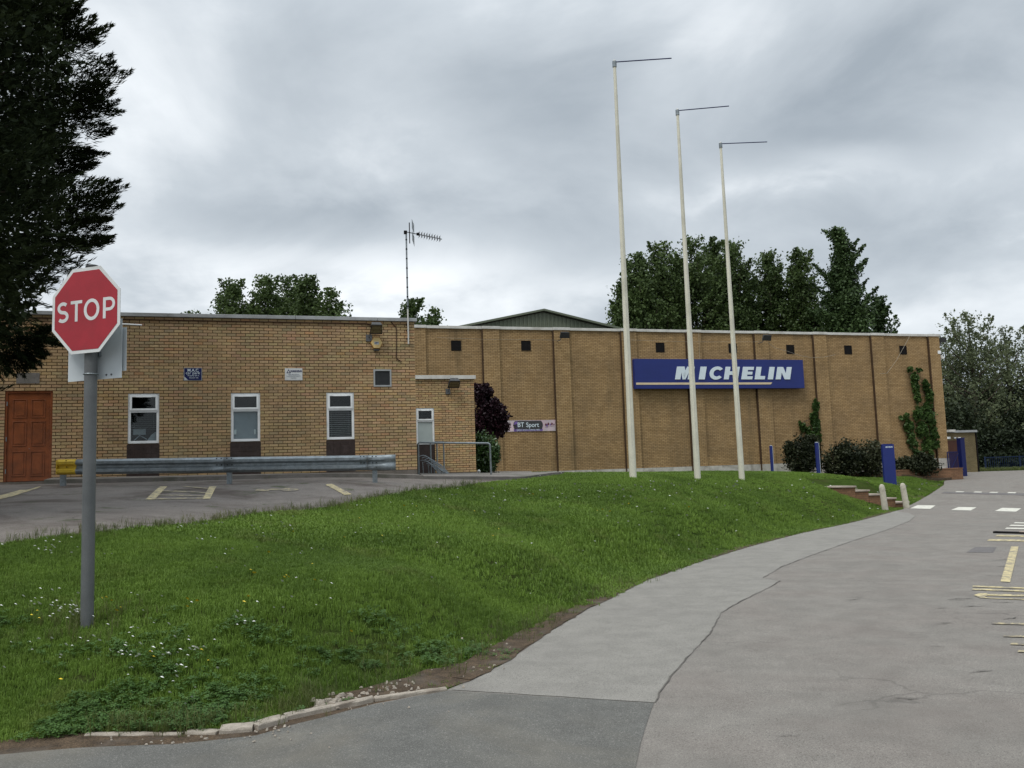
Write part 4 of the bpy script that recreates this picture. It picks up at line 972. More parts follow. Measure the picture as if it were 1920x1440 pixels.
for i, r_ in enumerate(wins):
    w_, zt_ = make_window(r_, wing, 1); x0, x1, z0, z1 = r_
    if i == 0:
        slats(x0 + .05, x1 - .05, z0 + .34, zt_ - .02, .115, M['blind'], w_, .05, .25)
        m_ = MB(); m_.box(x0 + .10, x0 + .38, .2, .22, z0 + .22, z0 + .36); m_.tube([(x0 + .12, .18, z0 + .08), (x0 + .25, .18, z0 + .2), (x0 + .42, .18, z0 + .10)], .012, 6); m_.box(x0 + .36, x0 + .385, .15, .17, z0 + .24, z0 + .36); m_.build('desk_clutter', M['blind_pale'], w_)
        m_ = MB(); m_.prism([(x1 - .30, z0 + .05), (x1 - .06, z0 + .05), (x1 - .06, z0 + .30), (x1 - .12, z0 + .27), (x1 - .2, z0 + .2)], .17, .175); m_.build('paper_pile', M['blind_pale'], w_)
    elif i == 1:
        slats(x0 + .05, x1 - .05, z0 + .05, zt_ - .02, .115, M['blind_pale'], w_, .026, 1.15)
        m_ = MB(); m_.box(x0 + .07, x0 + .13, .09, .095, z0 + .18, z0 + .30); m_.box(x1 - .15, x1 - .11, .09, .095, z0 + .18, z0 + .30); m_.build('sticker', M['upvc'], w_)
    else:
        slats(x0 + .05, x1 - .05, z0 + .05, zt_ - .02, .115, M['blind'], w_, .05, .4)
    # dark tiled panel below
    px0, px1 = x0 - .02, x1 + .015
    bp = MB().box(px0, px1, .012, .06, ZB - .05, z0 - .006).build('dark_panel', M['mortar'], wing); bp['label'] = 'dark brown tiled panel below the window'
    nt = 4; rowsn = 7
    for rr in range(rowsn):
        for cc in range(nt):
            ta = px0 + (px1 - px0) * cc / nt; tb = px0 + (px1 - px0) * (cc + 1) / nt; zb2 = ZB + (z0 - .02 - ZB) * rr / rowsn; zt2 = ZB + (z0 - .02 - ZB) * (rr + 1) / rowsn
            MB().box(ta + .002, tb - .002, -.004 + random.uniform(-.001, .001), .015, zb2 + .002, zt2 - .002).build('tile', M['dark_panel'], bp)
# louvred vent
x0, x1, z0, z1 = vent; m_ = MB(); f = .04
m_.box(x0, x0 + f, -.025, .05, z0, z1); m_.box(x1 - f, x1, -.025, .05, z0, z1); m_.box(x0 + f, x1 - f, -.025, .05, z1 - f, z1); m_.box(x0 + f, x1 - f, -.025, .05, z0, z0 + f)
lv = m_.build('louvre_vent', M['coping'], wing)
MB().box(x0 + f, x1 - f, .06, .07, z0 + f, z1 - f).build('vent_back', M['darkgrey'], lv)
m_ = MB(); z = z0 + f
while z < z1 - f - .02: m_.quad((x0 + f, -.01, z), (x1 - f, -.01, z), (x1 - f, .03, z + .028), (x0 + f, .03, z + .028)); z += .022
m_.build('louvre_slats', M['steel_dark'], lv)
# door
x0, x1, z0, z1 = dr
m_ = MB(); f = .05; m_.box(x0, x0 + f, .02, .09, z0, z1); m_.box(x1 - f, x1, .02, .09, z0, z1); m_.box(x0 + f, x1 - f, .02, .09, z1 - f, z1); m_.build('door_frame', M['door'], wing, bevel=.003)
dl = MB().box(x0 + f + .003, x1 - f - .003, .045, .085, z0 + .01, z1 - f - .003).build('door', M['door'], wing); dl['label'] = 'orange brown six-panel wooden door'
W_ = x1 - x0 - 2 * f; Hh = z1 - z0 - f
for (a, b, c_, d) in ((.12, .45, .72, .93), (.55, .88, .72, .93), (.12, .45, .40, .68), (.55, .88, .40, .68), (.12, .45, .06, .34), (.55, .88, .06, .34)):
    ax, bx, cz_, dz_ = x0 + f + a * W_, x0 + f + b * W_, z0 + c_ * Hh, z0 + d * Hh
    pn = MB(); pn.box(ax, bx, .043, .046, cz_, dz_); 
    g = .018
    pn = MB(); pn.box(ax, ax + g, .034, .0448, cz_, dz_); pn.box(bx - g, bx, .034, .0448, cz_, dz_); pn.box(ax + g, bx - g, .034, .0448, dz_ - g, dz_); pn.box(ax + g, bx - g, .034, .0448, cz_, cz_ + g); pn.box(ax + .05, bx - .05, .037, .0448, cz_ + .05, dz_ - .05)
    pn.build('door_panel', M['door'], dl, bevel=.004)
for q in (.12, .48, .88): MB().box(x0 + .035, x0 + .052, .01, .05, z0 + q * Hh - .05, z0 + q * Hh + .05).build('hinge', M['steel'], dl)
MB().tube([(x0 + f + .52 * W_, .03, z0 + .37 * Hh), (x0 + f + .52 * W_, .045, z0 + .37 * Hh)], .008, 8).build('spyhole', M['steel'], dl)
MB().box(x0 - .1, x1 + .1, -.25, .02, ZB - .12, ZB - .005).build('doorstep', M['plinth_dark'], wing)
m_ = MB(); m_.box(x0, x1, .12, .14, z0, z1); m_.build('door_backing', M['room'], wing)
# blocked-up fanlight patch above door
a = rect(WING, 31, 699, 74, 719)
MB().box(a[0], a[1], -.012, .0, a[2], a[3]).build('blocked_vent', M['paving'], wing)
# shadow groove conduit under the coping (brown cable trunking) and cables
_, zg = WING.hit(700, 607.5)
m_ = MB(); xg0 = WING.hit(225, 600)[0]; xg1 = WING.hit(688, 606)[0]
m_.tube([(sL, -.025, zg), (xg0, -.025, zg), (xg1, -.025, zg), (xg1 + .08, -.03, zg - .03), (xg1 + .12, -.04, zg - .1)], .014, 6); m_.build('cable_trunking', M['brown_metal'], wing)
a = WING.hit(733, 604); b = WING.hit(741, 616); c_ = WING.hit(743, 674); d = WING.hit(753, 678)
m_ = MB(); m_.tube([(a[0], -.02, a[1]), (b[0], -.02, b[1] + .05), (b[0] + .03, -.022, b[1]), (c_[0], -.022, c_[1] + .04), (c_[0] + .03, -.022, c_[1]), (d[0], -.022, d[1])], .012, 6); m_.build('conduit', M['brown_metal'], wing)
# downlight pole end seen beside the stop sign
a = WING.hit(215, 606.5, -.3); b = WING.hit(266, 609.5, -.3)
tag(MB().tube([WING.w(a[0] - .6, -.3, a[1] + .02), WING.w(b[0], -.3, b[1])], .017, 8).build('white_rod', M['upvc']), 'thin white rod sticking out past the stop sign near the roof edge', 'rod')

# floodlight maker
def floodlight(name, fr, px, py, wdt, hgt, yoff, label, tilt=.5, mat=None, group='floodlights high on the walls', loop=True):
    s_, z_ = fr.hit(px, py, yoff); r_ = fr.root(name, s_, yoff, z_, label=label, cat='floodlight', group=group)
    m_ = MB(); c_, s2 = math.cos(tilt), math.sin(tilt)
    def T(x, y, z): return (x, y * c_ - z * s2, y * s2 + z * c_)
    prof = [(-.5, -.5), (.5, -.5), (.42, .5), (-.42, .5)]
    vs_ = [T(x * wdt, -.09, z * hgt) for x, z in prof] + [T(x * wdt * .75, .09, z * hgt * .75) for x, z in prof]
    m_.v = vs_; m_.f = [(0, 1, 2, 3), (7, 6, 5, 4), (1, 0, 4, 5), (2, 1, 5, 6), (3, 2, 6, 7), (0, 3, 7, 4)]
    m_.build('housing', M['darkgrey'], r_, bevel=.008)
    m_ = MB(); v_ = [T(x * wdt * .86, -.094, z * hgt * .8) for x, z in prof]; m_.quad(*v_); m_.build('lens', mat or M['darkgrey'], r_)
    m_ = MB(); m_.tube([(-.1, .05, -.05), (-.16, .12, -hgt * .75), (-.16, -yoff - .01, -hgt * .8)], .018, 6); m_.box(-.24, -.08, -yoff - .04, -yoff - .005, -hgt * .8 - .1, -hgt * .8 + .08); m_.build('bracket', M['steel_dark'], r_)
    if loop:
        m_ = MB(); m_.tube([(-.16 + .07 * math.sin(q), -yoff - .05, -hgt * .8 - .14 + .14 * math.cos(q)) for q in np.linspace(0, 5.6, 14)], .006, 5); m_.build('cable_loop', M['upvc'], r_)
    return r_
floodlight('floodlight', WING, 705, 614, .34, .30, -.22, 'square weathered floodlight under the wing roof edge above the yellow alarm', .75, M['shed_brick'], loop=False)
# alarm box
s_, z_ = WING.hit(706, 643, -.08); al = WING.root('alarm_box', s_, -.08, z_, label='yellow hexagonal burglar alarm box on the wing wall', cat='alarm box')
hexa = lambda r_: [(r_ * math.cos(R(60 * i)), r_ * math.sin(R(60 * i)) * 1.08) for i in range(6)]
MB().prism(hexa(.155), 0.0, .075).build('rim', M['alarm_side'], al, bevel=.01); MB().prism(hexa(.145), -.012, -.001).build('cover', M['alarm'], al, bevel=.004)
MB().box(-.06, .06, -.0155, -.0125, -.04, .03).build('badge', M['plate_white'], al)
put_text('lettering', 'ADT', .055, 0, -.017, -.005, M['navy'], al, bold=.0015)
MB().box(-.07, .07, .01, .07, -.20, -.155).build('siren_base', M['darkgrey'], al)
# warning sign
a = rect(WING, 534, 690.5, 567, 713); r_ = WING.root('warning_sign', (a[0] + a[1]) / 2, -.01, (a[2] + a[3]) / 2, label='small white security warning sign with a triangle on the brick wing', cat='sign')
hw, hz = (a[1] - a[0]) / 2, (a[3] - a[2]) / 2
MB().box(-hw, hw, 0, .008, -hz, hz).build('plate', M['white'], r_)
m_ = MB(); m_.prism([(-hw * .82, hz * .18), (-hw * .32, hz * .18), (-hw * .57, hz * .85)], -.003, -.001); m_.build('triangle', M['navy'], r_)
m_ = MB(); m_.prism([(-hw * .70, hz * .28), (-hw * .44, hz * .28), (-hw * .57, hz * .62)], -.005, -.0035); m_.build('triangle_inner', M['white'], r_)
put_text('lettering', 'WARNING', .07, hw * .28, -.003, hz * .5, M['navy'], r_, bold=.002, xs=.85)
for i, (t_, q) in enumerate((('THESE PREMISES ARE', -.05), ('PROTECTED BY SECURITY', -.32), ('CAMERAS', -.6))): put_text('lettering', t_, .038, 0, -.003, hz * q, M['blind_pale'], r_, xs=.8)
# car park sign
a = rect(WING, 344.5, 689.5, 379, 713.5); r_ = WING.root('car_park_sign', (a[0] + a[1]) / 2, -.01, (a[2] + a[3]) / 2, label='small navy car park sign with white words and a torn corner', cat='sign')
hw, hz = (a[1] - a[0]) / 2, (a[3] - a[2]) / 2
MB().box(-hw, hw, 0, .008, -hz, hz).build('plate', M['coping'], r_)
b_ = .93; MB().prism([(-hw * b_ + .09, -hz * b_), (hw * b_, -hz * b_), (hw * b_, hz * b_), (-hw * b_, hz * b_), (-hw * b_, -hz * b_ + .09)], -.003, -.001).build('navy_face', M['navy'], r_)
MB().prism([(-hw * b_ + .012, -hz * b_ + .005), (-hw * b_ + .082, -hz * b_ + .005), (-hw * b_ + .005, -hz * b_ + .082)], -.002, -.001).build('torn_corner', M['plate_white'], r_)
put_text('lettering', 'M.A.C', .10, 0, -.005, hz * .58, M['letter_white'], r_, bold=.001); put_text('lettering', 'car park', .10, 0, -.005, hz * .16, M['letter_white'], r_, bold=0.0)
put_text('lettering', 'Property left at', .045, .01, -.005, -hz * .25, M['letter_white'], r_, xs=.95); put_text('lettering', 'owners risk', .045, .02, -.005, -hz * .58, M['letter_white'], r_)
# antenna
s_, z_ = WING.hit(765, 600, -.12); _, zlow = WING.hit(765, 645, -.12); _, ztop = WING.hit(765, 437, -.12)
an = WING.root('tv_antenna', s_, -.12, zlow, label='tall television antenna mast on the wing corner with a grid reflector', cat='antenna')
hm = ztop - zlow; zm = z_ - zlow
MB().tube([(0, 0, 0), (0, 0, zm + .3)], .02, 8).build('lower_mast', M['coping_pale'], an, True); MB().tube([(0, 0, zm + .301), (0, 0, hm)], .022, 8).build('mast', M['steel'], an, True)
for q in (.55, .8, .2): MB().box(-.03, .03, .0, .11, hm * 0 + q * zm, q * zm + .04).build('wall_bracket', M['black'], an)
m_ = MB()
for q in np.linspace(zm + .35, hm - .2, 8): m_.tube([(0, 0, q), (0, 0, q + .03)], .026, 8)
m_.build('mast_bands', M['black'], an)
bx0, bx1 = -.03, 1.0; bz = lambda x: hm + .03 - x * .12
MB().tube([(bx0, 0, bz(bx0)), (bx1, .12, bz(bx1))], .012, 6).build('boom', M['steel_dark'], an); MB().box(-.06, .02, -.03, .03, hm - .03, hm + .06).build('mast_clamp', M['black'], an)
m_ = MB(); xr = .11
for zz in np.linspace(.05, .27, 5):
    for sg in (1, -1): m_.tube([(xr - .0, -.28, bz(xr) + sg * zz), (xr + .16, .28, bz(xr) + sg * zz * 1.1)], .004, 4)
for yy in np.linspace(-.28, .28, 6):
    for sg in (1, -1): m_.tube([(xr + (yy + .28) * .28, yy, bz(xr) + sg * .03), (xr + .0 + (yy + .28) * .28, yy, bz(xr) + sg * .29)], .004, 4)
m_.build('reflector', M['steel'], an); m_ = MB(); m_.tube([(.09, 0, bz(.09) + .27), (.09, 0, bz(.09) - .3)], .014, 6); m_.build('reflector_spine', M['black'], an)
m_ = MB()
for i, x in enumerate(np.linspace(.36, .94, 9)):
    m_.tube([(x, -.14 + .12 * x, bz(x) + .06), (x, .14 + .12 * x, bz(x) + .06)], .004, 4); m_.tube([(x, -.14 + .12 * x, bz(x) - .06), (x, .14 + .12 * x, bz(x) - .06)], .004, 4); m_.box(x - .012, x + .012, .12 * x - .008, .12 * x + .008, bz(x) - .07, bz(x) + .07)
m_.build('directors', M['steel_dark'], an); MB().box(.29, .37, .02, .06, bz(.33) - .03, bz(.33) + .04).build('dipole_box', M['black'], an)

# ------------------------------------------------------------------ annex
ax = ANX.root('entrance_annex', 0, 0, 0, label='small lower brick annex with a white-framed door between the wing and the hall', cat='building')
aR, _ = ANX.hit(890.6, 800); aL = ANX.hit(770, 800)[0] - 1.0; _, azt = ANX.hit(830, 703.5, -.1); _, azb = ANX.hit(830, 711)
AZB = ANX.hit(890, 884.5)[1]; aw = rect(ANX, 779.5, 764, 816.5, 880); aw[2] = AZB; NA = round((azb - AZB) / .075); ACH = (azb - AZB) / NA
aw[3] = AZB + round((aw[3] - AZB) / ACH) * ACH
m_ = MB(); m_.box(aL, aw[0], .011, .3, AZB, azb); m_.box(aw[1], aR - .004, .011, .3, AZB, azb); m_.box(aw[0], aw[1], .011, .3, aw[3], azb)
m_.box(aR - .3, aR - .005, .3, 9.5, AZB, azb); awl = m_.build('wall', M['mortar'], ax)
MB().box(aL, aR, -.01, .28, AZB - .6, AZB - .003).build('plinth', M['plinth_dark'], ax)
MB().box(aL, aR - .3, .31, 9.5, azb - .1, azb - .03).build('flat_roof', M['roof'], ax)
MB().box(aL, aR + .06, -.08, .4, azb, azt).build('coping', M['coping_pale'], ax, bevel=.006)
bs = lay(aL, aR, AZB, NA, ACH, [aw], .03); B = np.array(bs); C_ = brick_col(len(B)) * np.array([1.1, 1.09, 1.05]); V = []; F = []; CC = []
for i in range(len(B)):
    k = len(V); V += brick_verts(B[i], random.uniform(-.002, .001)); F += [tuple(k + q for q in f) for f in BF]; CC += [(*C_[i], 1)] * 8
o = npmesh('brick_courses', V, F, M['brick'], awl, colr=CC); o['kind'] = 'stuff'
_, zdw = ANX.hit(800, 833)
w_, zt_ = make_window([aw[0], aw[1], zdw, aw[3]], ax, 'door')
MB().box(aw[0] + .05, aw[1] - .05, .06, .066, zdw + .05, zt_ - .03).build('frosted_pane', M['glass_pale'], w_)
MB().box(aw[0] + .005, aw[1] - .005, .04, .09, AZB, zdw - .003).build('lower_door_panel', M['dark_panel'], ax)
floodlight('floodlight', ANX, 851, 717, .42, .34, -.25, 'drooping weathered floodlight under the annex roof edge', .9, M['shed_brick'], loop=False)

# ------------------------------------------------------------------ hall
hall = HALL.root('sports_hall', 0, 0, 0, label='long tall flat-roofed tan brick hall with shallow piers behind the flagpoles', cat='building')
hR, hzt = HALL.hit(1757, 627.2); hL = HALL.hit(700, 650)[0]; _, hzb = HALL.hit(1757, 631.5)
zpl = np.mean([HALL.hit(x, y)[1] for x, y in ((1060, 881), (1195, 877.5), (1450, 869.7), (1768, 860.5))])
m_ = MB(); m_.box(hL, hR, 0, .3, zpl, hzb); m_.box(hR - .3, hR - .001, .3, 24, zpl, hzb); m_.box(hL, hL + .3, .3, 24, zpl, hzb); m_.box(hL + .3, hR - .3, 23.7, 24, zpl, hzb)
m_.build('wall', M['hall'], hall)
MB().box(hL + .3, hR - .3, .3, 23.7, hzb - .3, hzb - .2).build('flat_roof', M['roof'], hall)
MB().box(hL, hR + .01, -.045, .28, zpl - 2.2, zpl - .003).build('plinth', M['concrete'], hall)
PD = .10
piers = [904.2, 1036.7, 1163.3, 1285.5, 1412.2, 1522.5, 1630.5, 1737.8]
pxs = [HALL.hit(p, 622)[0] for p in piers] ; pxs[0:0] = [pxs[0] - (pxs[1] - pxs[0])]
xe = []
for i, x in enumerate(pxs):
    x1 = min(x + .79, hR + .0) if i < len(pxs) - 1 else hR + .02
    pr = MB().box(x, x1, -PD, -.002, zpl, hzb - .001).build('pier', M['hall_pier'], hall)
    MB().box(x - .058, x - .001, -PD - .008, -.003, zpl - .3, hzb - .03).build('pier_strip', M['hall_side'], pr)  # plain dark brown strip along the pier's left side
    MB().box(x - .01, x1 + .01, -PD - .045, -.047, zpl - 2.2, zpl - .004).build('pier_plinth', M['concrete'], pr)
    MB().box(x - .03, x1 + .03, -PD - .045, .0, hzb + .001, hzt + .005).build('pier_coping', M['coping_pale'], pr, bevel=.008)
    xe.append((x, x1))
last = hL
for (a, b) in xe + [(hR, hR)]:
    if a - last > .3: MB().box(last + .004, a - .034, -.08, .4, hzb, hzt).build('coping', M['coping_pale'], hall, bevel=.008)
    last = b + .034
MB().box(hR - .35, hR + .08, .41, 24, hzb, hzt).build('coping', M['coping_pale'], hall)
for x, y in ((855, 648), (986, 648.3), (1237.5, 651.5), (1373.5, 653), (1481.5, 655), (1590, 656), (1693, 656.5)):
    s_, z_ = HALL.hit(x, y); v_ = MB(); hw = .235
    v_.box(s_ - hw, s_ + hw, -.02, -.003, z_ - hw, z_ - hw + .03); v_.box(s_ - hw, s_ + hw, -.02, -.003, z_ + hw - .03, z_ + hw); v_.box(s_ - hw, s_ - hw + .03, -.02, -.003, z_ - hw + .03, z_ + hw - .03); v_.box(s_ + hw - .03, s_ + hw, -.02, -.003, z_ - hw + .03, z_ + hw - .03)
    vo_ = v_.build('air_vent', M['black'], hall); MB().box(s_ - hw + .03, s_ + hw - .03, -.006, -.001, z_ - hw + .03, z_ + hw - .03).build('vent_mesh', M['black'], vo_)
    m_ = MB(); z = z_ - hw + .05
    while z < z_ + hw - .04: m_.quad((s_ - hw + .03, -.016, z), (s_ + hw - .03, -.016, z), (s_ + hw - .03, -.008, z + .03), (s_ - hw + .03, -.008, z + .03)); z += .06
    m_.build('vent_slats', M['black'], vo_)
# ventilator dark patch by the big board left of the vent
floodlight('floodlight', HALL, 1058, 627.5, .52, .30, -.62, 'dark floodlight with a looped cable on the hall above the banner', .45)
floodlight('floodlight', HALL, 1437, 632.5, .52, .30, -.62, 'dark floodlight with a looped cable on the hall above the blue sign', .45)
fl_ = floodlight('floodlight', HALL, 1767, 637, .42, .28, -.05, 'dark floodlight sticking out at the right corner of the hall', .2, loop=False)
s_, z_ = HALL.hit(1757, 661); tag(MB().box(-.1, .12, -.12, -.01, -.09, .09).build('junction_box', M['upvc'], HALL.root('wall_box', s_ + .05, 0, z_, label='small white box on the right corner of the hall', cat='box')), None)
s_, z_ = HALL.hit(1768, 669); r_ = HALL.root('corner_lamp', s_, .1, z_, label='small cone-shaped lamp on the side of the hall corner', cat='lamp')
m_ = MB(); m_.tube([(0, 0, -.1), (0, 0, .1)], [.13, .05], 12); m_.build('shade', M['coping_pale'], r_, True); MB().tube([(0, 0, .1), (-.1, 0, .18), (-.35, .0, .18)], .015, 6).build('arm', M['steel_dark'], r_)
# cables on the hall
def cable(name, pxl, label, r_=.009, mat=None, fr=HALL, y=-.22):
    P_ = [fr.w(*(lambda h: (h[0], y, h[1]))(fr.hit(*p, y))) for p in pxl]
    tag(MB().tube(P_, r_, 5).build(name, mat or M['cable']), label, 'cable')
cable('cable', [(1440, 642), (1452, 652), (1478, 659), (1497, 666), (1520, 670.5), (1545, 669.5), (1566, 665)], 'pale slack cable looping from the floodlight across two piers')
cable('cable', [(1707, 628), (1695, 650), (1680, 677), (1663, 700), (1650, 701)], 'pale cable slanting down past the last air vent')
cable('cable', [(820, 633), (905, 636), (1036, 637.5), (1052, 639)], 'thin pale cable running level to the left floodlight', .006)
cable('cable', [(1165, 637), (1290, 641), (1412, 641), (1430, 639)], 'thin pale cable running level to the right floodlight', .006)
cable('cable', [(1310, 621), (1312, 675)], 'thin pale cable dropping down to the top of the blue sign', .006)
cable('downpipe', [(1313.5, 729), (1321, 877)], 'thin pale downpipe under the blue sign between two flagpoles', .012, y=-.05)

# big blue board with slanted white letters
BY = -.36
a = rect(HALL, 1188.5, 672, 1506, 728.3, BY)
zt_, zb_ = np.mean([HALL.hit(1188.5, 672, BY)[1], HALL.hit(1505, 675.5, BY)[1]]), np.mean([HALL.hit(1191, 728.6, BY)[1], HALL.hit(1509, 728.2, BY)[1]])
x0, x1 = HALL.hit(1190, 700, BY)[0], HALL.hit(1507, 700, BY)[0]
bd = HALL.root('company_sign', x0, BY, zb_, label='long blue board with large slanted white capitals high on the hall wall', cat='sign')
BW, BH = x1 - x0, zt_ - zb_
MB().box(0, BW, 0, .22, 0, BH).build('board', M['blue'], bd, bevel=.01)
m_ = MB(); 
for q in np.linspace(.4, BW - .4, 5): m_.box(q - .04, q + .04, .221, .34, BH * .2, BH * .25); m_.box(q - .04, q + .04, .221, .34, BH * .8, BH * .85)
m_.build('fixing_rails', M['steel_dark'], bd)
LH = .435 * BH; LZ = BH * (1 - .69); sh = .23
def letter(polys, ox, width):
    m_ = MB()
    for p in polys: m_.prism([(ox + x * width + z * LH * sh, LZ + z * LH) for x, z in p], -.03, -.003)
    m_.build('letter', M['letter_white'], bd)
lx = lambda v_: (v_ - 400) / 1432 * BW   # positions read along the board
def st(w_): return w_
T = .36
letter([[(0, 0), (.29, 0), (.29, 1), (0, 1)], [(.29, 1), (.42, 1), (.56, .42), (.50, .0), (.42, .0), (.29, .55)], [(.56, .42), (.62, 1), (.71, 1), (.71, .55), (.50, 0)][0:0] or [(.50, 0), (.58, 0), (.71, .55), (.71, 1), (.58, 1), (.44, .42)], [(.71, 0), (1, 0), (1, 1), (.71, 1)]], lx(722), lx(868) - lx(722))
letter([[(0, 0), (1, 0), (1, 1), (0, 1)]], lx(917), lx(967) - lx(917))
# C as a thick open ring
cw = (lx(1108) - lx(1000)); m_ = MB(); outer = arc(cw * .55, LH * .5, cw * .55, LH * .52, 38, 322, 26); inner = arc(cw * .58, LH * .5, cw * .55 - .30 * LH, LH * .52 - .25 * LH, 46, 314, 26)
for i in range(26):
    q = [outer[i], outer[i + 1], inner[i + 1], inner[i]]; m_.prism([(lx(1000) + x + z * sh, LZ + z) for x, z in q][::-1], -.03, -.003)
m_.build('letter', M['letter_white'], bd)
letter([[(0, 0), (.34, 0), (.34, 1), (0, 1)], [(.34, .36), (.66, .36), (.66, .64), (.34, .64)], [(.66, 0), (1, 0), (1, 1), (.66, 1)]], lx(1128), lx(1248) - lx(1128))
letter([[(0, 0), (.48, 0), (.48, 1), (0, 1)], [(.48, 0), (1, 0), (1, .25), (.48, .25)], [(.48, .385), (.93, .385), (.93, .615), (.48, .615)], [(.48, .75), (1, .75), (1, 1), (.48, 1)]], lx(1277), lx(1371) - lx(1277))
letter([[(0, 0), (.5, 0), (.5, 1), (0, 1)], [(.5, 0), (1, 0), (1, .27), (.5, .27)]], lx(1393), lx(1480) - lx(1393))
letter([[(0, 0), (1, 0), (1, 1), (0, 1)]], lx(1508), lx(1552) - lx(1508))
letter([[(0, 0), (.34, 0), (.34, 1), (0, 1)], [(.34, 1), (.34, .55), (.62, 0), (.66, 0), (.66, .45), (.40, 1)], [(.66, 0), (1, 0), (1, 1), (.66, 1)]], lx(1577), lx(1703) - lx(1577))
MB().prism([(.05, BH * .135), (BW * .79, BH * .135), (BW * .80, BH * .205), (.05, BH * .205)], -.012, -.003).build('underline', M['gold'], bd)
# banner
BNY = -.03
a = rect(HALL, 930, 788, 1043.5, 807.5, BNY); zt_ = np.mean([HALL.hit(960, 788.5, BNY)[1], HALL.hit(1043, 787, BNY)[1]]); zb_ = np.mean([HALL.hit(960, 809.5, BNY)[1], HALL.hit(1043, 807.5, BNY)[1]])
bn = HALL.root('sports_banner', a[0], BNY, zb_, label='long pale sports banner with a dark central logo low on the hall wall', cat='banner'); W_, Hh = a[1] - a[0], zt_ - zb_
MB().box(0, W_, 0, .01, 0, Hh).build('banner_cloth', M['pink_banner'], bn)
xa, xb = HALL.hit(962.5, 800, BNY)[0] - a[0], HALL.hit(1018, 800, BNY)[0] - a[0]
m_ = MB(); r_ = .12; q = [(xa + r_ + r_ * math.cos(R(t_)) * 1, Hh * .55 + Hh * .40 * math.sin(R(t_))) for t_ in range(90, 271, 20)] + [(xb - r_ + r_ * math.cos(R(t_)), Hh * .55 + Hh * .40 * math.sin(R(t_))) for t_ in range(-90, 91, 20)]
m_.prism(q[::-1], -.004, -.001); m_.build('logo_panel', M['darkgrey'], bn)
MB().box(xa + .02, xb - .02, -.004, -.001, .01, Hh * .22).build('tagline_strip', M['purple_print'], bn)
MB().prism([(xa + .03, Hh * .6), (xa + .22, Hh * .7), (xa + .2, Hh * .92), (xa + .06, Hh * .85)], -.006, -.0045).build('purple_flash', M['purple_print'], bn)
xm = (xa + xb) / 2
put_text('lettering', 'BT', .30, xa + .36, -.007, Hh * .58, M['letter_white'], bn, bold=.004, xs=.95); put_text('lettering', 'Sport', .30, xm + .21, -.007, Hh * .56, M['letter_white'], bn, bold=.002, xs=.95)
put_text('lettering', 'GREAT SPORT HAPPENS HERE', .092, xm, -.007, Hh * .12, M['letter_white'], bn, xs=.93)
for (x, z, s_, mt) in ((W_ - .52, .30, .045, 'maroon'), (W_ - .46, .26, .04, 'purple_print'), (W_ - .40, .33, .05, 'maroon'), (W_ - .3, .3, .035, 'purple_print'), (W_ - .22, .33, .045, 'maroon'), (W_ - .12, .30, .03, 'maroon'), (.9, .3, .04, 'maroon'), (1.0, .25, .05, 'purple_print')):
    m_ = MB(); m_.prism([(x - s_, z - s_), (x + s_ * .6, z - s_ * 1.2), (x + s_, z + s_ * .4), (x, z + s_ * 1.6), (x - s_ * .8, z + s_ * .5)], -.004, -.001); m_.prism([(x - s_ * .6, z - s_ * 1.1), (x - s_ * .9, z - s_ * 3), (x - s_ * .5, z - s_ * 3)], -.004, -.001); m_.prism([(x + s_ * .3, z - s_ * 1.1), (x + s_ * .3, z - s_ * 3), (x + s_ * .7, z - s_ * 2.8)], -.004, -.001)
    m_.build('printed_figure', M[mt], bn)

# green-roofed building behind
GB = Frame(1018, 62, YAW); sA, zA = GB.hit(1018, 583); sB, zB = GB.hit(876, 611.5); sC, zC = GB.hit(1160, 616.5)
gb = GB.root('green_barn', 0, 0, 0, label='green corrugated gable rising behind the hall roof', cat='building')
hwid = (sC - sB) / 2 * 1.35; ez = zA - hwid * (zA - zB) / (sA - sB)
m_ = MB(); m_.prism([(sA - hwid, -1), (sA + hwid, -1), (sA + hwid, ez - .1), (sA, zA - .1), (sA - hwid, ez - .1)], 0, .3); m_.box(sA - hwid, sA - hwid + .2, .3, 20, -1, ez - .2); m_.box(sA + hwid - .2, sA + hwid, .3, 20, -1, ez - .2); m_.build('wall', M['green_clad'], gb)
m_ = MB(); x = sA - hwid
while x < sA + hwid:
    zt_ = zA - abs(x + .06 - sA) * (zA - ez) / hwid - .12; m_.box(x, x + .12, -.05, -.002, -1, zt_); x += .3
o = m_.build('corrugations', M['green_clad'], gb); o['kind'] = 'stuff'
m_ = MB(); m_.prism([(sA - hwid - .3, ez - .1), (sA, zA - .02), (sA, zA + .12), (sA - hwid - .3, ez + .05)], -.3, 20); m_.prism([(sA, zA - .02), (sA + hwid + .3, ez - .1), (sA + hwid + .3, ez + .05), (sA, zA + .12)], -.3, 20); m_.build('roof', M['green_clad'], gb)

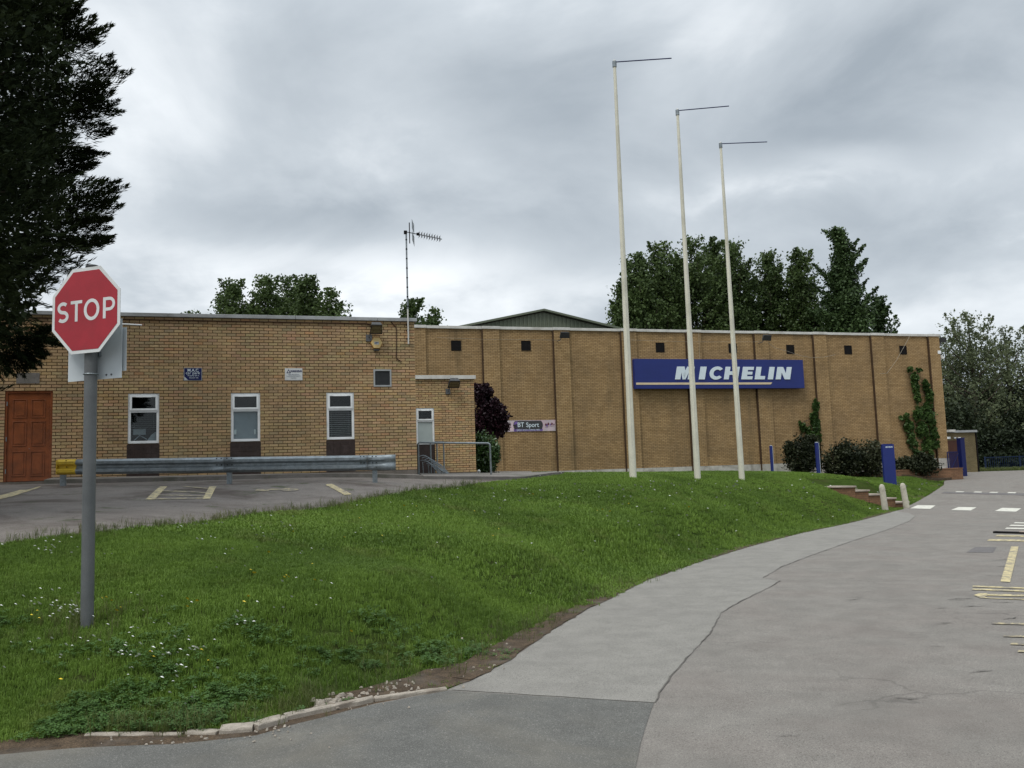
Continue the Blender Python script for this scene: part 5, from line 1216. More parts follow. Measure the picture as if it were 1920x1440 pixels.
# ------------------------------------------------------------------ flagpoles
gf = 'cream flagpoles on the bank'
for (bx, by, Zb, tx, ty, ex, ey, lb, Ld) in ((1187, 895, 23.6, 1152, 117, 1254, 109, 'tallest and nearest cream flagpole with a thin arm, left of the three', 1.6), (1308, 897, 26.6, 1270, 208, 1361, 199, 'middle cream flagpole crossing the white lettering', 1.6), (1391, 897, 29.2, 1351, 270, 1435, 266, 'shortest looking cream flagpole, farthest along the bank', 1.6)):
    b = pt(bx, by, Zb); gz_ = H1(b[0], b[1]); 
    # top: vertical pole with a slight lean to hit the observed top
    kk = Zb
    for _ in range(20):
        tp = pt(tx, ty, kk); kk += (b[1] - tp[1]) * .9
    tp = pt(tx, ty, kk)
    r_ = empty('flagpole', (b[0], b[1], gz_ - .03), 0, lb, 'flagpole', gf); d = tp - np.array([b[0], b[1], gz_ - .03])
    N_ = 14; P_ = [d * i / N_ for i in range(N_ + 1)]
    MB().tube([P_[0] - d * .02] + P_, [.098] + list(np.interp(np.linspace(0, 1, N_ + 1), [0, .3, 1], [.098, .085, .042])), 20).build('pole', M['cream'], r_, True)
    MB().tube([d - d / np.linalg.norm(d) * .14, d + np.array([0, 0, .03])], .06, 12).build('finial_collar', M['steel'], r_, True)
    MB().tube([d + np.array([0, 0, .03]), d + np.array([0, 0, .08])], [.04, .02], 10).build('truck_cap', M['coping_pale'], r_, True)
    # arm: horizontal, direction found from its far end
    best = None
    for ang in np.linspace(-80, 80, 161):
        e3 = tp + np.array([0, 0, .0]) + Ld * np.array([math.cos(R(ang)), math.sin(R(ang)), .0]); rel_ = e3 - CAM
        u_ = 960 + FPX * (rel_ @ rt) / (rel_ @ fw); v_ = 720 - FPX * (rel_ @ up) / (rel_ @ fw); er = abs(v_ - ey) + .5 * abs(u_ - ex)
        if best is None or er < best[0]: best = (er, e3)
    e3 = best[1] - np.array([b[0], b[1], gz_ - .03])
    MB().tube([d + np.array([0, 0, .01]), e3], .017, 8).build('banner_arm', M['navy'], r_, True)
    MB().tube([P_[1], P_[13]], .004, 4).build('halyard', M['coping_pale'], r_).location = (.0, -.1, 0)

# ------------------------------------------------------------------ guardrail
A_ = pt(108, 876, 18.8); B_ = pt(742, 867, 19.0); L_ = np.linalg.norm((B_ - A_)[:2]); an_ = math.atan2(B_[1] - A_[1], B_[0] - A_[0])
gr = empty('guardrail', (A_[0], A_[1], H1(A_[0], A_[1])), an_, 'grey galvanised crash barrier with a yellow left end in front of the wing', 'guardrail')
zA_ = A_[2] - gr.location.z; zB_ = B_[2] - gr.location.z
prof = [(-.165, .01), (-.155, -.02), (-.115, -.062), (-.06, -.062), (-.02, -.005), (.02, -.005), (.06, -.062), (.115, -.062), (.155, -.02), (.165, .01)]
def beam(name, x0, x1, mat, parent, n_=6, flare=0):
    m_ = MB(); V = []; F = []; k = len(prof)
    for i in range(n_ + 1):
        x = x0 + (x1 - x0) * i / n_; zz = zA_ + (zB_ - zA_) * x / L_
        for (z, y) in prof: V.append((x, y * (1 - flare * i / n_), zz + z * (1 + .06 * flare * i / n_)))
    for i in range(n_):
        for j in range(k - 1): q = i * k + j; F.append((q, q + k, q + k + 1, q + 1))
    m_.v, m_.f = V, F; o = m_.build(name, mat, parent, True); sdm = o.modifiers.new('thickness', 'SOLIDIFY'); sdm.thickness = .006; return o
beam('yellow_beam_end', 0, .40, M['yellow'], gr); beam('beam', .401, 3.55, M['steel'], gr, 10); beam('beam', 3.552, L_ - .62, M['steel'], gr, 10); beam('beam_end', L_ - .618, L_, M['steel'], gr, 6, .6)
MB().box(-.012, .0, -.055, .0, zA_ - .15, zA_ + .15).build('end_cap', M['yellow'], gr)
for px in (122, 430, 702):
    s_ = (pt(px, 905, 18.9)[0] - A_[0]) / math.cos(an_); wx = A_[0] + s_ * math.cos(an_); wy = A_[1] + s_ * math.sin(an_); g_ = H1(wx, wy) - gr.location.z
    zz = zA_ + (zB_ - zA_) * s_ / L_; m_ = MB(); m_.box(s_ - .05, s_ + .05, .012, .018, g_ - .3, zz + .1); m_.box(s_ - .05, s_ - .044, .018, .09, g_ - .3, zz + .1); m_.box(s_ + .044, s_ + .05, .018, .09, g_ - .3, zz + .1); m_.build('post', M['steel'], gr)
m_ = MB()
for s_ in (.2, 3.4, 3.5, 3.62, 3.72, L_ - .75, L_ - .68, L_ - .5, L_ - .42):
    zz = zA_ + (zB_ - zA_) * s_ / L_
    for dz in (.0, .135, -.1): m_.tube([(s_, -.012 - (.03 if dz else 0), zz + dz), (s_, -.02 - (.03 if dz else 0), zz + dz)], .013, 8)
o = m_.build('bolt_heads', M['black'], gr); o['kind'] = 'stuff'

# handrail and cycle rack by the annex
def P3(px, py, Z): return pt(px, py, Z)
hr = empty('ramp_handrail', (pt(784, 893, 24.2)[0], pt(784, 893, 24.2)[1], H1(*pt(784, 893, 24.2)[:2]) + .07), 0, 'galvanised tubular handrail with two end posts in front of the annex', 'handrail')
o0 = np.array(hr.location)
a, b = pt(784, 830, 24.2), pt(918.5, 831, 24.6); af, bf = pt(785, 893.5, 24.2), pt(921, 893, 24.6)
rr_ = .027
def rel3(p): return tuple(np.array(p) - o0)
m_ = MB(); m_.tube([rel3(a + [0.0, 0, -.03]), rel3(a + [.03, 0, 0]), rel3(b - [.06, 0, 0]), rel3(b - [.015, 0, .02]), rel3(b - [0, 0, .06])], rr_, 10); m_.build('top_rail', M['steel'], hr, True)
MB().tube([rel3(af - [0, 0, .1]), rel3(a - [0, 0, .02])], rr_, 10).build('post', M['steel'], hr, True); MB().tube([rel3(bf - [0, 0, .1]), rel3(b - [0, 0, .05])], rr_, 10).build('post', M['steel'], hr, True)
hr2 = empty('inner_handrail', (pt(831, 886, 26.6)[0], pt(831, 886, 26.6)[1], H1(*pt(831, 886, 26.6)[:2]) + .07), 0, 'shorter inner handrail with three thin posts next to the annex door', 'handrail'); o0 = np.array(hr2.location)
tops = [(807, 829.5, 25.2, 881), (819, 829.2, 25.9, 872), (831.5, 829, 26.6, 886)]
m_ = MB(); m_.tube([rel3(pt(786, 830, 24.3))] + [rel3(pt(x, y, Z_)) for x, y, Z_, _ in tops], .02, 8); m_.build('top_rail', M['steel_dark'], hr2, True)
for x, y, Z_, yb in tops: p_ = pt(x + (yb - y) * .02, yb, Z_); q_ = pt(x, y, Z_); MB().tube([rel3((q_[0], q_[1], H1(q_[0], q_[1]) - .02)), rel3(q_)], .022, 8).build('post', M['steel'], hr2, True)
ck = empty('cycle_rack', (pt(805, 888, 25.0)[0], pt(805, 888, 25.0)[1], H1(*pt(805, 888, 25.0)[:2]) + .07), 0, 'bent tube bicycle rack of looping hoops behind the handrail', 'cycle rack'); o0 = np.array(ck.location)
for i in range(6):
    x_ = 786 + i * 5.2; y_ = 856 + i * 3.0; Z_ = 24.8 + .09 * i
    p0 = pt(x_, y_, Z_); q = []
    for k in range(12):
        f = k / 11; q.append(rel3(p0 + np.array([.0 + .62 * f, .1 * math.sin(3.1 * f), .05 * math.sin(f * 6.3) - .42 * f * f])))
    q2 = [rel3(p0 + np.array([.02 + .58 * f, .12, -.12 - .44 * f * f + .03 * math.sin(f * 6.3)])) for f in np.linspace(0, 1, 10)]
    MB().tube(q + q2[::-1], .011, 6).build('hoop', M['steel'], ck, True)
    if i % 2 == 0: MB().tube([rel3(pt(x_ + 6, 866 + i * 2, Z_)), rel3(pt(x_ + 8, 889, Z_))], .014, 6).build('support_bar', M['steel'], ck, True)

# ------------------------------------------------------------------ steps, bollards, blue signs
ST = pt(1548, 905, 32.6); dd = np.array([.90, -.44]); dd /= np.linalg.norm(dd); sa_ = math.atan2(dd[1], dd[0])
bot = hit_flat(1672, 948); run = np.linalg.norm(bot[:2] - ST[:2]); 
vec = (bot[:2] - ST[:2]) / run; sa_ = math.atan2(vec[1], vec[0]); NS = 5; run_ = (run) / NS
ztopS = H1(*ST[:2]) - .02; rise = (ztopS - bot[2] - .02) / NS
sp_ = empty('garden_steps', (ST[0], ST[1], bot[2]), sa_, 'short flight of slab steps with red brick risers climbing the bank', 'steps')
wdS = .95
for i in range(NS):
    zt_ = (NS - i) * rise + .02; x0_ = i * run_ - .1
    MB().box(x0_, x0_ + run_ + .05, -wdS, wdS, zt_ - .055, zt_).build('tread', M['step_top'], sp_, bevel=.006)
    MB().box(x0_ + .03, x0_ + run_ + .01, -wdS + .04, wdS - .04, zt_ - rise - .35, zt_ - .057).build('brick_riser', M['red_brick'], sp_)
gbol = 'leaning concrete bollards at the foot of the steps'
for (px, py, Z_, lean, lb, h_) in ((1659, 944, 31.3, -.075, 'pale concrete bollard at the foot of the steps, nearer the tall flagpoles', .93), (1699, 939, 32.3, -.10, 'pale concrete bollard on the far side of the steps, leaning more', .93)):
    b = pt(px, py, Z_); r_ = empty('bollard', (b[0], b[1], H1(b[0], b[1])), 0, lb, 'bollard', gbol); r_.rotation_euler = (0, lean, 0)
    _, _ = 0, 0; m_ = MB(); m_.tube([(0, 0, -.15), (0, 0, 0), (0, 0, h_ * .86), (0, 0, h_ * .95), (0, 0, h_ * .99), (0, 0, h_)], [.115, .112, .10, .08, .045, .01], 18); m_.build('shaft', M['bollard'], r_, True)
# totem
b = pt(1668, 892, 38.5); g_ = H1(b[0], b[1]); zt_ = pt(1663, 832, 38.5)[2]
tt = empty('blue_totem', (b[0], b[1], g_ - .05), R(4), 'blue rectangular totem sign with small white words at the top', 'sign'); hgt = zt_ - g_ + .05; tw = .53
MB().box(-tw / 2, tw / 2, -.07, .07, 0, hgt - .03).build('panel', M['blue'], tt, bevel=.006)
m_ = MB(); m_.prism([(-tw / 2 + .01, hgt - .03), (tw / 2 - .01, hgt - .03), (tw / 2 - .1, hgt), (-tw / 2 + .08, hgt)], -.06, .06); m_.build('top_cap', M['navy'], tt)
put_text('lettering', 'MICHELIN', .085, .03, -.073, hgt - .15, M['letter_white'], tt, bold=.002, xs=.85, shear=.25)
# thin blue posts (edge-on panels)
for (px, yt, yb, Z_, wd, lb) in ((1448.5, 836, 888, 37.5, .085, 'slim blue post standing alone before the pale plinth'), (1535, 830, 889, 36.5, .13, 'wider slim blue post in front of the dark bush')):
    b = pt(px, yb, Z_); g_ = H1(b[0], b[1]); zt_ = pt(px - 4, yt, Z_)[2]
    r_ = empty('blue_post', (b[0], b[1], g_ - .05), YAW, lb, 'post', 'slim blue posts on the lawn'); MB().box(-wd / 2, wd / 2, -.05, .05, 0, zt_ - g_ + .05).build('post_body', M['blue'], r_, bevel=.005); MB().box(-wd / 2 + .02, wd / 2 - .02, -.04, .04, zt_ - g_ + .051, zt_ - g_ + .08).build('post_cap', M['plate_white'], r_)
    MB().box(wd / 2 + .001, wd / 2 + .016, -.05, .05, 0, zt_ - g_ + .05).build('pale_edge', M['plate_white'], r_)

# planter walls at the hall's right end
def wall_seg(name, A, B, th, h_, mat, label, cat='wall', zb=None):
    A = np.array(A[:2], float); B = np.array(B[:2], float); L_ = np.linalg.norm(B - A); an_ = math.atan2(*(B - A)[::-1]); z0 = min(H1(*A), H1(*B)) - .3 if zb is None else zb
    zt_ = max(H1(*A), H1(*B)) + h_
    r_ = empty(name, (A[0], A[1], z0), an_, label, cat); MB().box(0, L_, 0, th, 0, zt_ - z0 - .05).build('brickwork', mat, r_); MB().box(-.02, L_ + .02, -.02, th + .02, zt_ - z0 - .049, zt_ - z0).build('capping', mat, r_); return r_
pA, pB, pC = pt(1545, 887, 43.2), pt(1752, 893, 43.0), pt(1806, 893.5, 44.4)
wall_seg('planter_wall', pt(1545, 887, 43.0), pt(1680, 890, 43.2), .22, .12, M['red_brick'], 'very low brick planter wall behind the blue totem')
wall_seg('planter_wall', pt(1680, 891, 43.2), pC, .22, .33, M['red_brick'], 'low orange brick planter wall at the right corner of the hall')
wall_seg('planter_wall', pC, HALL.w(HALL.hit(1772, 880)[0] + 1.0, .3, 0), .22, .33, M['red_brick'], 'short return of the planter wall beside the blue gate')
soilp = [tuple(pt(1545, 887, 43.3)[:2]), tuple(pt(1750, 892, 43.3)[:2]), tuple(pt(1800, 893, 44.6)[:2]), tuple(HALL.w(hR, -.25, 0)[:2]), tuple(HALL.w(HALL.hit(1545, 880)[0], -.25, 0)[:2])]
sheet('planting_bed', soilp, .12, M['soil'], .15)
# shed beyond the corner
SH = Frame(1775, 56, YAW); sh_ = SH.root('gate_shed', 0, 0, 0, label='small flat-roofed brick outbuilding beyond the right corner of the hall', cat='building')
s0, s1 = SH.hit(1760, 850)[0] - 3, SH.hit(1831, 850)[0]; zt_ = SH.hit(1800, 811)[1]
MB().box(s0, s1, 0, 4, 0, zt_).build('wall', M['shed_brick'], sh_); MB().box(s0, s1 + .1, -.12, 4.1, zt_ + .002, zt_ + .14).build('roof_edge', M['coping'], sh_); MB().box(s1 + .01, s1 + .08, -.06, .01, .2, zt_).build('downpipe', M['black'], sh_)
dx = SH.hit(1790, 850)[0]; MB().box(dx - 1.2, dx + .35, -.03, -.002, .3, zt_ - .5).build('shutter_panel', M['door_dark'], sh_)
m_ = MB(); m_.box(SH.hit(1773, 820)[0], SH.hit(1781, 820)[0], -.06, -.01, SH.hit(1777, 823)[1], SH.hit(1777, 819)[1]); m_.build('name_plate', M['upvc'], sh_)
MB().box(SH.hit(1772, 808)[0], SH.hit(1785, 808)[0], -.3, -.14, SH.hit(1777, 810)[1], SH.hit(1777, 806)[1]).build('roof_lamp', M['coping_pale'], sh_)
for xx in (1789, 1797): MB().box(SH.hit(xx, 820)[0] - .08, SH.hit(xx, 820)[0] + .08, -.1, -.01, SH.hit(xx, 821)[1] - .04, SH.hit(xx, 821)[1] + .04).build('bulkhead_light', M['upvc'], sh_)
# blue gate and post
b = pt(1806, 886, 47.5); g_ = H1(b[0], b[1]); zt_ = pt(1800, 822, 47.5)[2]; r_ = empty('gate_post', (b[0], b[1], g_ - .05), YAW, 'thick dark blue gate post right of the hall corner', 'post')
MB().box(-.14, .14, -.14, .14, 0, zt_ - g_ + .05).build('post_body', M['navy'], r_, bevel=.01); MB().box(-.16, .16, -.16, .16, zt_ - g_ + .051, zt_ - g_ + .08).build('post_cap', M['blue'], r_)
gtr = empty('blue_gate', (b[0], b[1], g_ - .02), YAW, 'dark blue barred gate between the hall corner and the gate post', 'gate'); gw = .98; gh = pt(1790, 846, 47.5)[2] - g_
m_ = MB(); m_.box(-gw, -.2, -.02, .02, gh - .05, gh); m_.box(-gw, -.2, -.02, .02, .1, .15); m_.box(-gw, -gw + .05, -.02, .02, .151, gh - .051); m_.box(-.25, -.2, -.02, .02, .151, gh - .051); m_.build('gate_frame', M['navy'], gtr)
for q in np.linspace(-gw + .13, -.33, 10): MB().box(q - .012, q + .012, -.01, .01, .151, gh - .051).build('bar', M['navy'], gtr)
MB().tube([(-gw + .05, -.03, .2), (-.25, -.03, gh - .1)], .02, 6).build('brace', M['navy'], gtr)
# blue railing further right
ra, rb_ = pt(1848, 884, 60), pt(1990, 884, 60); Lr = rb_[0] - ra[0]; g_ = H1(ra[0], ra[1]); rl = empty('blue_railing', (ra[0], ra[1], g_), 0, 'dark blue railing fence in front of the trees at the far right', 'railing')
zr_ = pt(1880, 856, 60)[2] - g_
MB().box(0, Lr, -.02, .02, zr_ - .05, zr_).build('top_rail', M['skyblue'], rl); MB().box(0, Lr, -.02, .02, .12, .16).build('bottom_rail', M['skyblue'], rl)
bm = MB().box(-.012, .012, -.01, .01, .161, zr_ - .051).build('bar', M['skyblue'], rl); bm.location = (.1, 0, 0)
for q in np.arange(.24, Lr, .14): c_ = bm.copy(); col.objects.link(c_); c_.location = (q, 0, 0)
for q in (0, 2.4, 4.8): MB().box(q - .04, q + .04, -.045, -.021, 0, zr_ + .04).build('post', M['skyblue'], rl)
# wheel stop at the right edge
a = hit_flat(1864, 999.5); b = hit_flat(2000, 1003); r_ = empty('wheel_stop', (a[0], a[1], a[2]), math.atan2(b[1] - a[1], b[0] - a[0]), 'low dark kerb bar with a pale top lying at the right roadside', 'wheel stop'); Lr = float(np.linalg.norm(b[:2] - a[:2]))
MB().box(0, Lr, -.07, .07, -.02, .045).build('bar_body', M['black'], r_, bevel=.01); MB().box(.55, Lr, -.06, .06, .0455, .06).build('pale_top', M['step_top'], r_)
# speed hump
poly = [tuple(hit_flat(*p)[:2]) for p in ((1770, 922.5), (1765, 925.0), (2050, 932.0), (2050, 928))]
sheet('road_hump', poly, .012, M['newpatch'], .02, .5)

# ------------------------------------------------------------------ vegetation
def leaves(C, size, aspect=1.6, up_bias=0.0, dirs=None, jit=1.0):
    """one small pointed leaf (rhombus) per centre"""
    n_ = len(C); a = rng.normal(0, 1, (n_, 3)); 
    if dirs is not None: a = dirs + jit * a * .45
    a[:, 2] += up_bias; a /= np.linalg.norm(a, axis=1, keepdims=True) + 1e-9
    b = rng.normal(0, 1, (n_, 3)); b -= a * (a * b).sum(1, keepdims=True); b /= np.linalg.norm(b, axis=1, keepdims=True) + 1e-9
    s_ = (size * rng.uniform(.6, 1.3, (n_, 1))) if np.isscalar(size) else size[:, None]
    V = np.empty((n_, 4, 3)); V[:, 0] = C - a * s_ * .5; V[:, 1] = C + b * s_ * .5 / aspect; V[:, 2] = C + a * s_ * .5; V[:, 3] = C - b * s_ * .5 / aspect
    return V.reshape(-1, 3), np.arange(n_ * 4).reshape(-1, 4)
def clump_pts(c, r, n_, hollow=.5):
    """points in an ellipsoid, denser to the outside, in small sub-clumps"""
    k = max(4, n_ // 26); d = rng.normal(0, 1, (k, 3)); d /= np.linalg.norm(d, axis=1, keepdims=True); rad = hollow + (1 - hollow) * rng.uniform(0, 1, (k, 1)) ** .6
    cc = d * rad; idx_ = rng.integers(0, k, n_); q = cc[idx_] + rng.normal(0, .15, (n_, 3))
    return np.array(c) + q * np.array(r)
def trunk(pts_, rs, name, parent, mat=None, seg=8, extra=()):
    m_ = MB(); m_.tube(pts_, rs, seg)
    for p_, r_ in extra: m_.tube(p_, r_, 6)
    return m_.build(name, mat or M['bark'], parent, True)
def far_tree(px, ytop, ybase, wpx, Z, mat, label, group=None, n_=9000, leaf=.34, style='poplar', name='poplar_tree', cat='tree', seed=0):
    """broadleaf tree: upswept limbs, each carrying leafy plumes; the crown follows the limbs"""
    global rng
    rng = np.random.default_rng(seed + 100)
    b = pt(px, 870, Z); g_ = 1.0; top = pt(px, ytop, Z)[2]; Hh = top - g_; Wr = wpx / FPX * Z / 2
    r0 = empty(name, (b[0], b[1], g_ - .1), 0, label, cat, group)
    C = []; limbs = []
    z_cr = .12 * Hh if style != 'birch' else .1 * Hh
    nl = 26
    for i in range(nl):
        f = (i + .5) / nl; zb = z_cr + (Hh * .72 - z_cr) * f; az = i * 2.4 + rng.uniform(-.4, .4)
        if style == 'conic': rad = Wr * (1.0 - .88 * f) * rng.uniform(.75, 1.0); rise = Hh * .14 + rad * .8
        elif style == 'birch': rad = Wr * (1.0 - .5 * f * f) * rng.uniform(.75, 1.05); rise = Hh * .16
        else: rad = Wr * .98 * math.sqrt(max(.06, 1 - max(0, (f - .45) / .62) ** 2)) * rng.uniform(.72, 1.05); rise = Hh * .2
        ex_ = np.array([math.cos(az) * rad, math.sin(az) * rad, min(zb + rise, Hh * .97)]); st_ = np.array([0, 0, zb]); mid_ = st_ * .4 + ex_ * .6 + np.array([0, 0, -rise * .12])
        limbs.append(([st_, mid_, ex_], [.09 * (1 - f * .5), .05, .015]))
        m_ = int(n_ / nl * (1.25 - .5 * f)); t_ = rng.uniform(.18, 1.0, m_) ** .8
        kcl = max(6, m_ // 22); tc_ = rng.uniform(.15, 1.03, kcl); base_ = (1 - tc_)[:, None] ** 2 * st_ + 2 * ((1 - tc_) * tc_)[:, None] * mid_ + tc_[:, None] ** 2 * ex_
        sr_ = (rad * .26 + (.25 if style != 'conic' else .10)) * (1.1 - .5 * tc_); base_ += rng.normal(0, 1, (kcl, 3)) * sr_[:, None] * np.array([.75, .75, .9])
        ii = rng.integers(0, kcl, m_); q = base_[ii] + rng.normal(0, 1, (m_, 3)) * (leaf * (1.0 if style != 'birch' else 1.25)) * np.array([1, 1, .9])
        C.append(q)
    # leader
    m_ = int(n_ * .16); kcl = max(6, m_ // 20); hz_ = rng.uniform(.62, .985, kcl); rr = Wr * .34 * np.sqrt(np.clip((1.03 - hz_) / .4, 0, 1)) + .1 if style != 'conic' else Wr * .17 * (1.03 - hz_) / .4 + .06
    base_ = np.stack([rng.normal(0, 1, kcl) * rr, rng.normal(0, 1, kcl) * rr, hz_ * Hh], 1); ii = rng.integers(0, kcl, m_); C.append(base_[ii] + rng.normal(0, 1, (m_, 3)) * leaf * .8)
    # tip plumes so that the outline is toothed
    for i in range({'poplar': 16, 'conic': 44, 'birch': 22}[style]):
        az = rng.uniform(0, 6.28); f = rng.uniform(.0, 1); rad = Wr * math.sqrt(max(0, 1 - (f * .93) ** 2)) * rng.uniform(.7, 1.03) if style != 'conic' else Wr * (1.02 - f) ** 1.15
        c_ = np.array([math.cos(az) * rad, math.sin(az) * rad, Hh * (.42 + .55 * f) if style != 'conic' else Hh * (.2 + .78 * f)]); m_ = int(n_ * .012)
        tt_ = rng.uniform(-1, 1, (m_, 1)); dirn = np.array([math.cos(az) * (1.0 if style == 'conic' else .5), math.sin(az) * .5, 1.0]) * (Hh * (.075 if style == 'conic' else .05))
        C.append(c_ + tt_ * dirn + rng.normal(0, 1, (m_, 3)) * leaf * .8 * (1.15 - np.abs(tt_)))
    C = np.concatenate(C); C = C[C[:, 2] < Hh * 1.0]
    V, F = leaves(C, leaf, 1.4)
    npmesh('crown', V, F, mat, r0)
    trunk([(0, 0, -.5), (0, 0, Hh * .3), (.1, 0, Hh * .6), (0, .1, Hh * .93)], [.3 if Hh > 10 else .15, .22, .13, .02], 'trunk', r0, extra=limbs)
    return r0
gtl = 'row of tall trees behind the hall'
gtw = 'round-topped trees behind the wing'
tb = [(1184, 520, 62, 80, 'leftmost lower tree of the row behind the hall, by the first flagpole'), (1215, 466, 78, 78, 'tree with a rounded peak just right of the nearest flagpole'), (1262, 442, 74, 80, 'tall rounded tree immediately left of the middle flagpole'),
      (1318, 431, 92, 82, 'highest round-topped tree between the middle and farthest flagpoles'), (1362, 440, 50, 86, 'narrow tree behind the farthest flagpole'), (1397, 436, 76, 80, 'round tree just right of the farthest flagpole'), (1468, 460, 74, 82, 'single rounded peak of foliage between two sky gaps'), (1524, 460, 72, 80, 'rounded tree next to the tall conical tree')]
for i, (px, yt, wpx, Z, lb) in enumerate(tb): far_tree(px, yt - 5, 620, wpx * 1.18, Z, M['poplar'], lb, gtl, 21000, .27, seed=i)
far_tree(1440, 556, 620, 110, 84, M['poplar'], 'low bushy tree filling the gap right of the farthest flagpole', gtl, 10000, .27, seed=40)
far_tree(1604, 412, 620, 168, 76, M['maple'], 'tall dark conical tree with upswept branches at the right of the row', gtl, 30000, .27, 'conic', name='conical_tree', seed=11)
far_tree(1670, 548, 620, 100, 78, M['maple'], 'lower dark tree at the right foot of the conical tree', gtl, 10000, .27, 'conic', name='conical_tree', seed=12)
tw_ = [(436, 520, 76, 78, 'leftmost round tree of the clump behind the wing'), (497, 510, 74, 80, 'tree with the broad highest peak left of the clump centre'), (540, 513, 66, 84, 'middle tree of the clump rising over the wing roof'), (578, 514, 66, 80, 'tree right of the clump centre with a pointed top'), (622, 540, 62, 78, 'sloping right-hand tree of the clump behind the wing')]
for i, (px, yt, wpx, Z, lb) in enumerate(tw_): far_tree(px, yt - 9, 600, wpx * 1.28, Z, M['poplar'], lb, gtw, 17000, .28, seed=20 + i)
far_tree(357, 574, 590, 44, 84, M['poplar'], 'tiny tree top peeping over the wing roof at the left', gtw, 4500, .34, seed=31)
far_tree(657, 571, 590, 26, 80, M['poplar'], 'small tree tip at the right end of the clump', gtw, 3500, .32, seed=32)
far_tree(778, 551, 600, 70, 74, M['poplar'], 'round tree behind the antenna mast', gtw, 15000, .27, seed=33)
far_tree(820, 568, 600, 56, 76, M['poplar'], 'smaller round tree right of the antenna mast', gtw, 9000, .27, seed=34)
gtr_ = 'airy trees at the right edge'
far_tree(1838, 572, 880, 150, 66, M['birch'], 'tall airy grey-green tree beyond the right end of the hall', gtr_, 8500, .18, 'birch', name='birch_tree', seed=51)
far_tree(1790, 620, 880, 90, 70, M['birch'], 'loose pale tree right against the hall corner', gtr_, 4000, .19, 'birch', name='birch_tree', seed=52)
far_tree(1905, 604, 880, 120, 68, M['birch'], 'loose tree cut by the right frame edge', gtr_, 6500, .18, 'birch', name='birch_tree', seed=53)
far_tree(1990, 640, 880, 150, 68, M['birch'], 'tree outside the right frame edge', gtr_, 4000, .24, 'birch', name='birch_tree', seed=54)
rng = np.random.default_rng(77)
def bush(name, c, r, n_, leaf, mat, label, cat='shrub', group=None, hollow=.35, stems=5, asp=1.5, lumps=None):
    r0 = empty(name, (c[0], c[1], c[2]), 0, label, cat, group); C = [clump_pts((0, 0, r[2] * .9), r, n_, hollow)]
    for _ in range(lumps if lumps is not None else 7):
        a = rng.uniform(0, 6.28); h_ = rng.uniform(.5, 1.7); q = (math.cos(a) * r[0] * .65, math.sin(a) * r[1] * .65, h_ * r[2]); C.append(clump_pts(q, tuple(x * .38 for x in r), n_ // 6, .2))
    C = np.concatenate(C); C = C[C[:, 2] > -.02]; V, F = leaves(C, leaf, asp); npmesh('foliage', V, F, mat, r0)
    m_ = MB()
    for i in range(stems): a = rng.uniform(0, 6.28); m_.tube([(0, 0, -.15), (math.cos(a) * r[0] * .3, math.sin(a) * r[1] * .3, r[2]), (math.cos(a) * r[0] * .6, math.sin(a) * r[1] * .6, r[2] * 1.7)], [.03, .02, .005], 5)
    m_.build('stems', M['bark'], r0); return r0
def gpt(px, py, Z): p = pt(px, py, Z); return np.array([p[0], p[1], H1(p[0], p[1])])
bush('dark_bush', gpt(1508, 888, 42.3), (.85, .75, .95), 5200, .12, M['shrub'], 'rounded dark bush behind the wider blue post')
bush('dark_bush', gpt(1562, 888, 42.6), (.5, .6, .7), 1700, .12, M['shrub2'], 'thin twiggy bush between two darker bushes')
bush('dark_bush', gpt(1592, 888, 42.5), (.7, .7, .92), 3400, .12, M['shrub'], 'dark bush left of the blue totem')
bush('dark_bush', gpt(1632, 889, 42.7), (.68, .7, .88), 3000, .12, M['shrub2'], 'greyish bush directly behind the blue totem')
bush('dark_bush', gpt(1722, 892, 43.8), (1.05, .6, .62), 3600, .12, M['shrub'], 'spreading dark bush in the planter under the ivy')
bush('dark_bush', gpt(1690, 889, 44.0), (.5, .5, .5), 1000, .12, M['shrub2'], 'small sparse bush right of the blue totem')
bush('laurel_bush', gpt(913, 892, 33.0), (.48, .5, .78), 3400, .13, M['laurel'], 'glossy green bush beside the annex under the purple tree', asp=2.2)
# purple tree
c_ = gpt(920, 892, 34.5); r0 = empty('purple_tree', c_, 0, 'small purple-leaved tree between the annex and the banner', 'tree')
C = []
for (px, py, rx, rz, m_) in ((905, 742, .42, .45, 1500), (912, 770, .55, .5, 2000), (925, 790, .6, .45, 1900), (942, 775, .35, .3, 800), (945, 797, .3, .28, 700), (900, 800, .55, .45, 1500), (915, 808, .6, .3, 1400), (932, 758, .25, .25, 400), (902, 727, .3, .2, 500), (935, 812, .25, .2, 300)):
    q = pt(px, py, 34.5) - c_; C.append(clump_pts(q, (rx, .55, rz), m_, .15))
C = np.concatenate(C); V, F = leaves(C, .12, 1.5); npmesh('crown', V, F, M['purple'], r0); trunk([(0, 0, -.2), (-.05, 0, .7), (-.15, 0, 1.6), (-.2, 0, 2.4)], [.06, .05, .035, .01], 'trunk', r0)
# white bloom on laurel
q = pt(898, 886, 32.3); tag(MB().tube([q, q + np.array([0, 0, .06]), q + np.array([0, 0, .11])], [.04, .07, .02], 8).build('white_bloom', M['petal'], None, True), 'single white flower head low in the glossy green bush', 'flower')
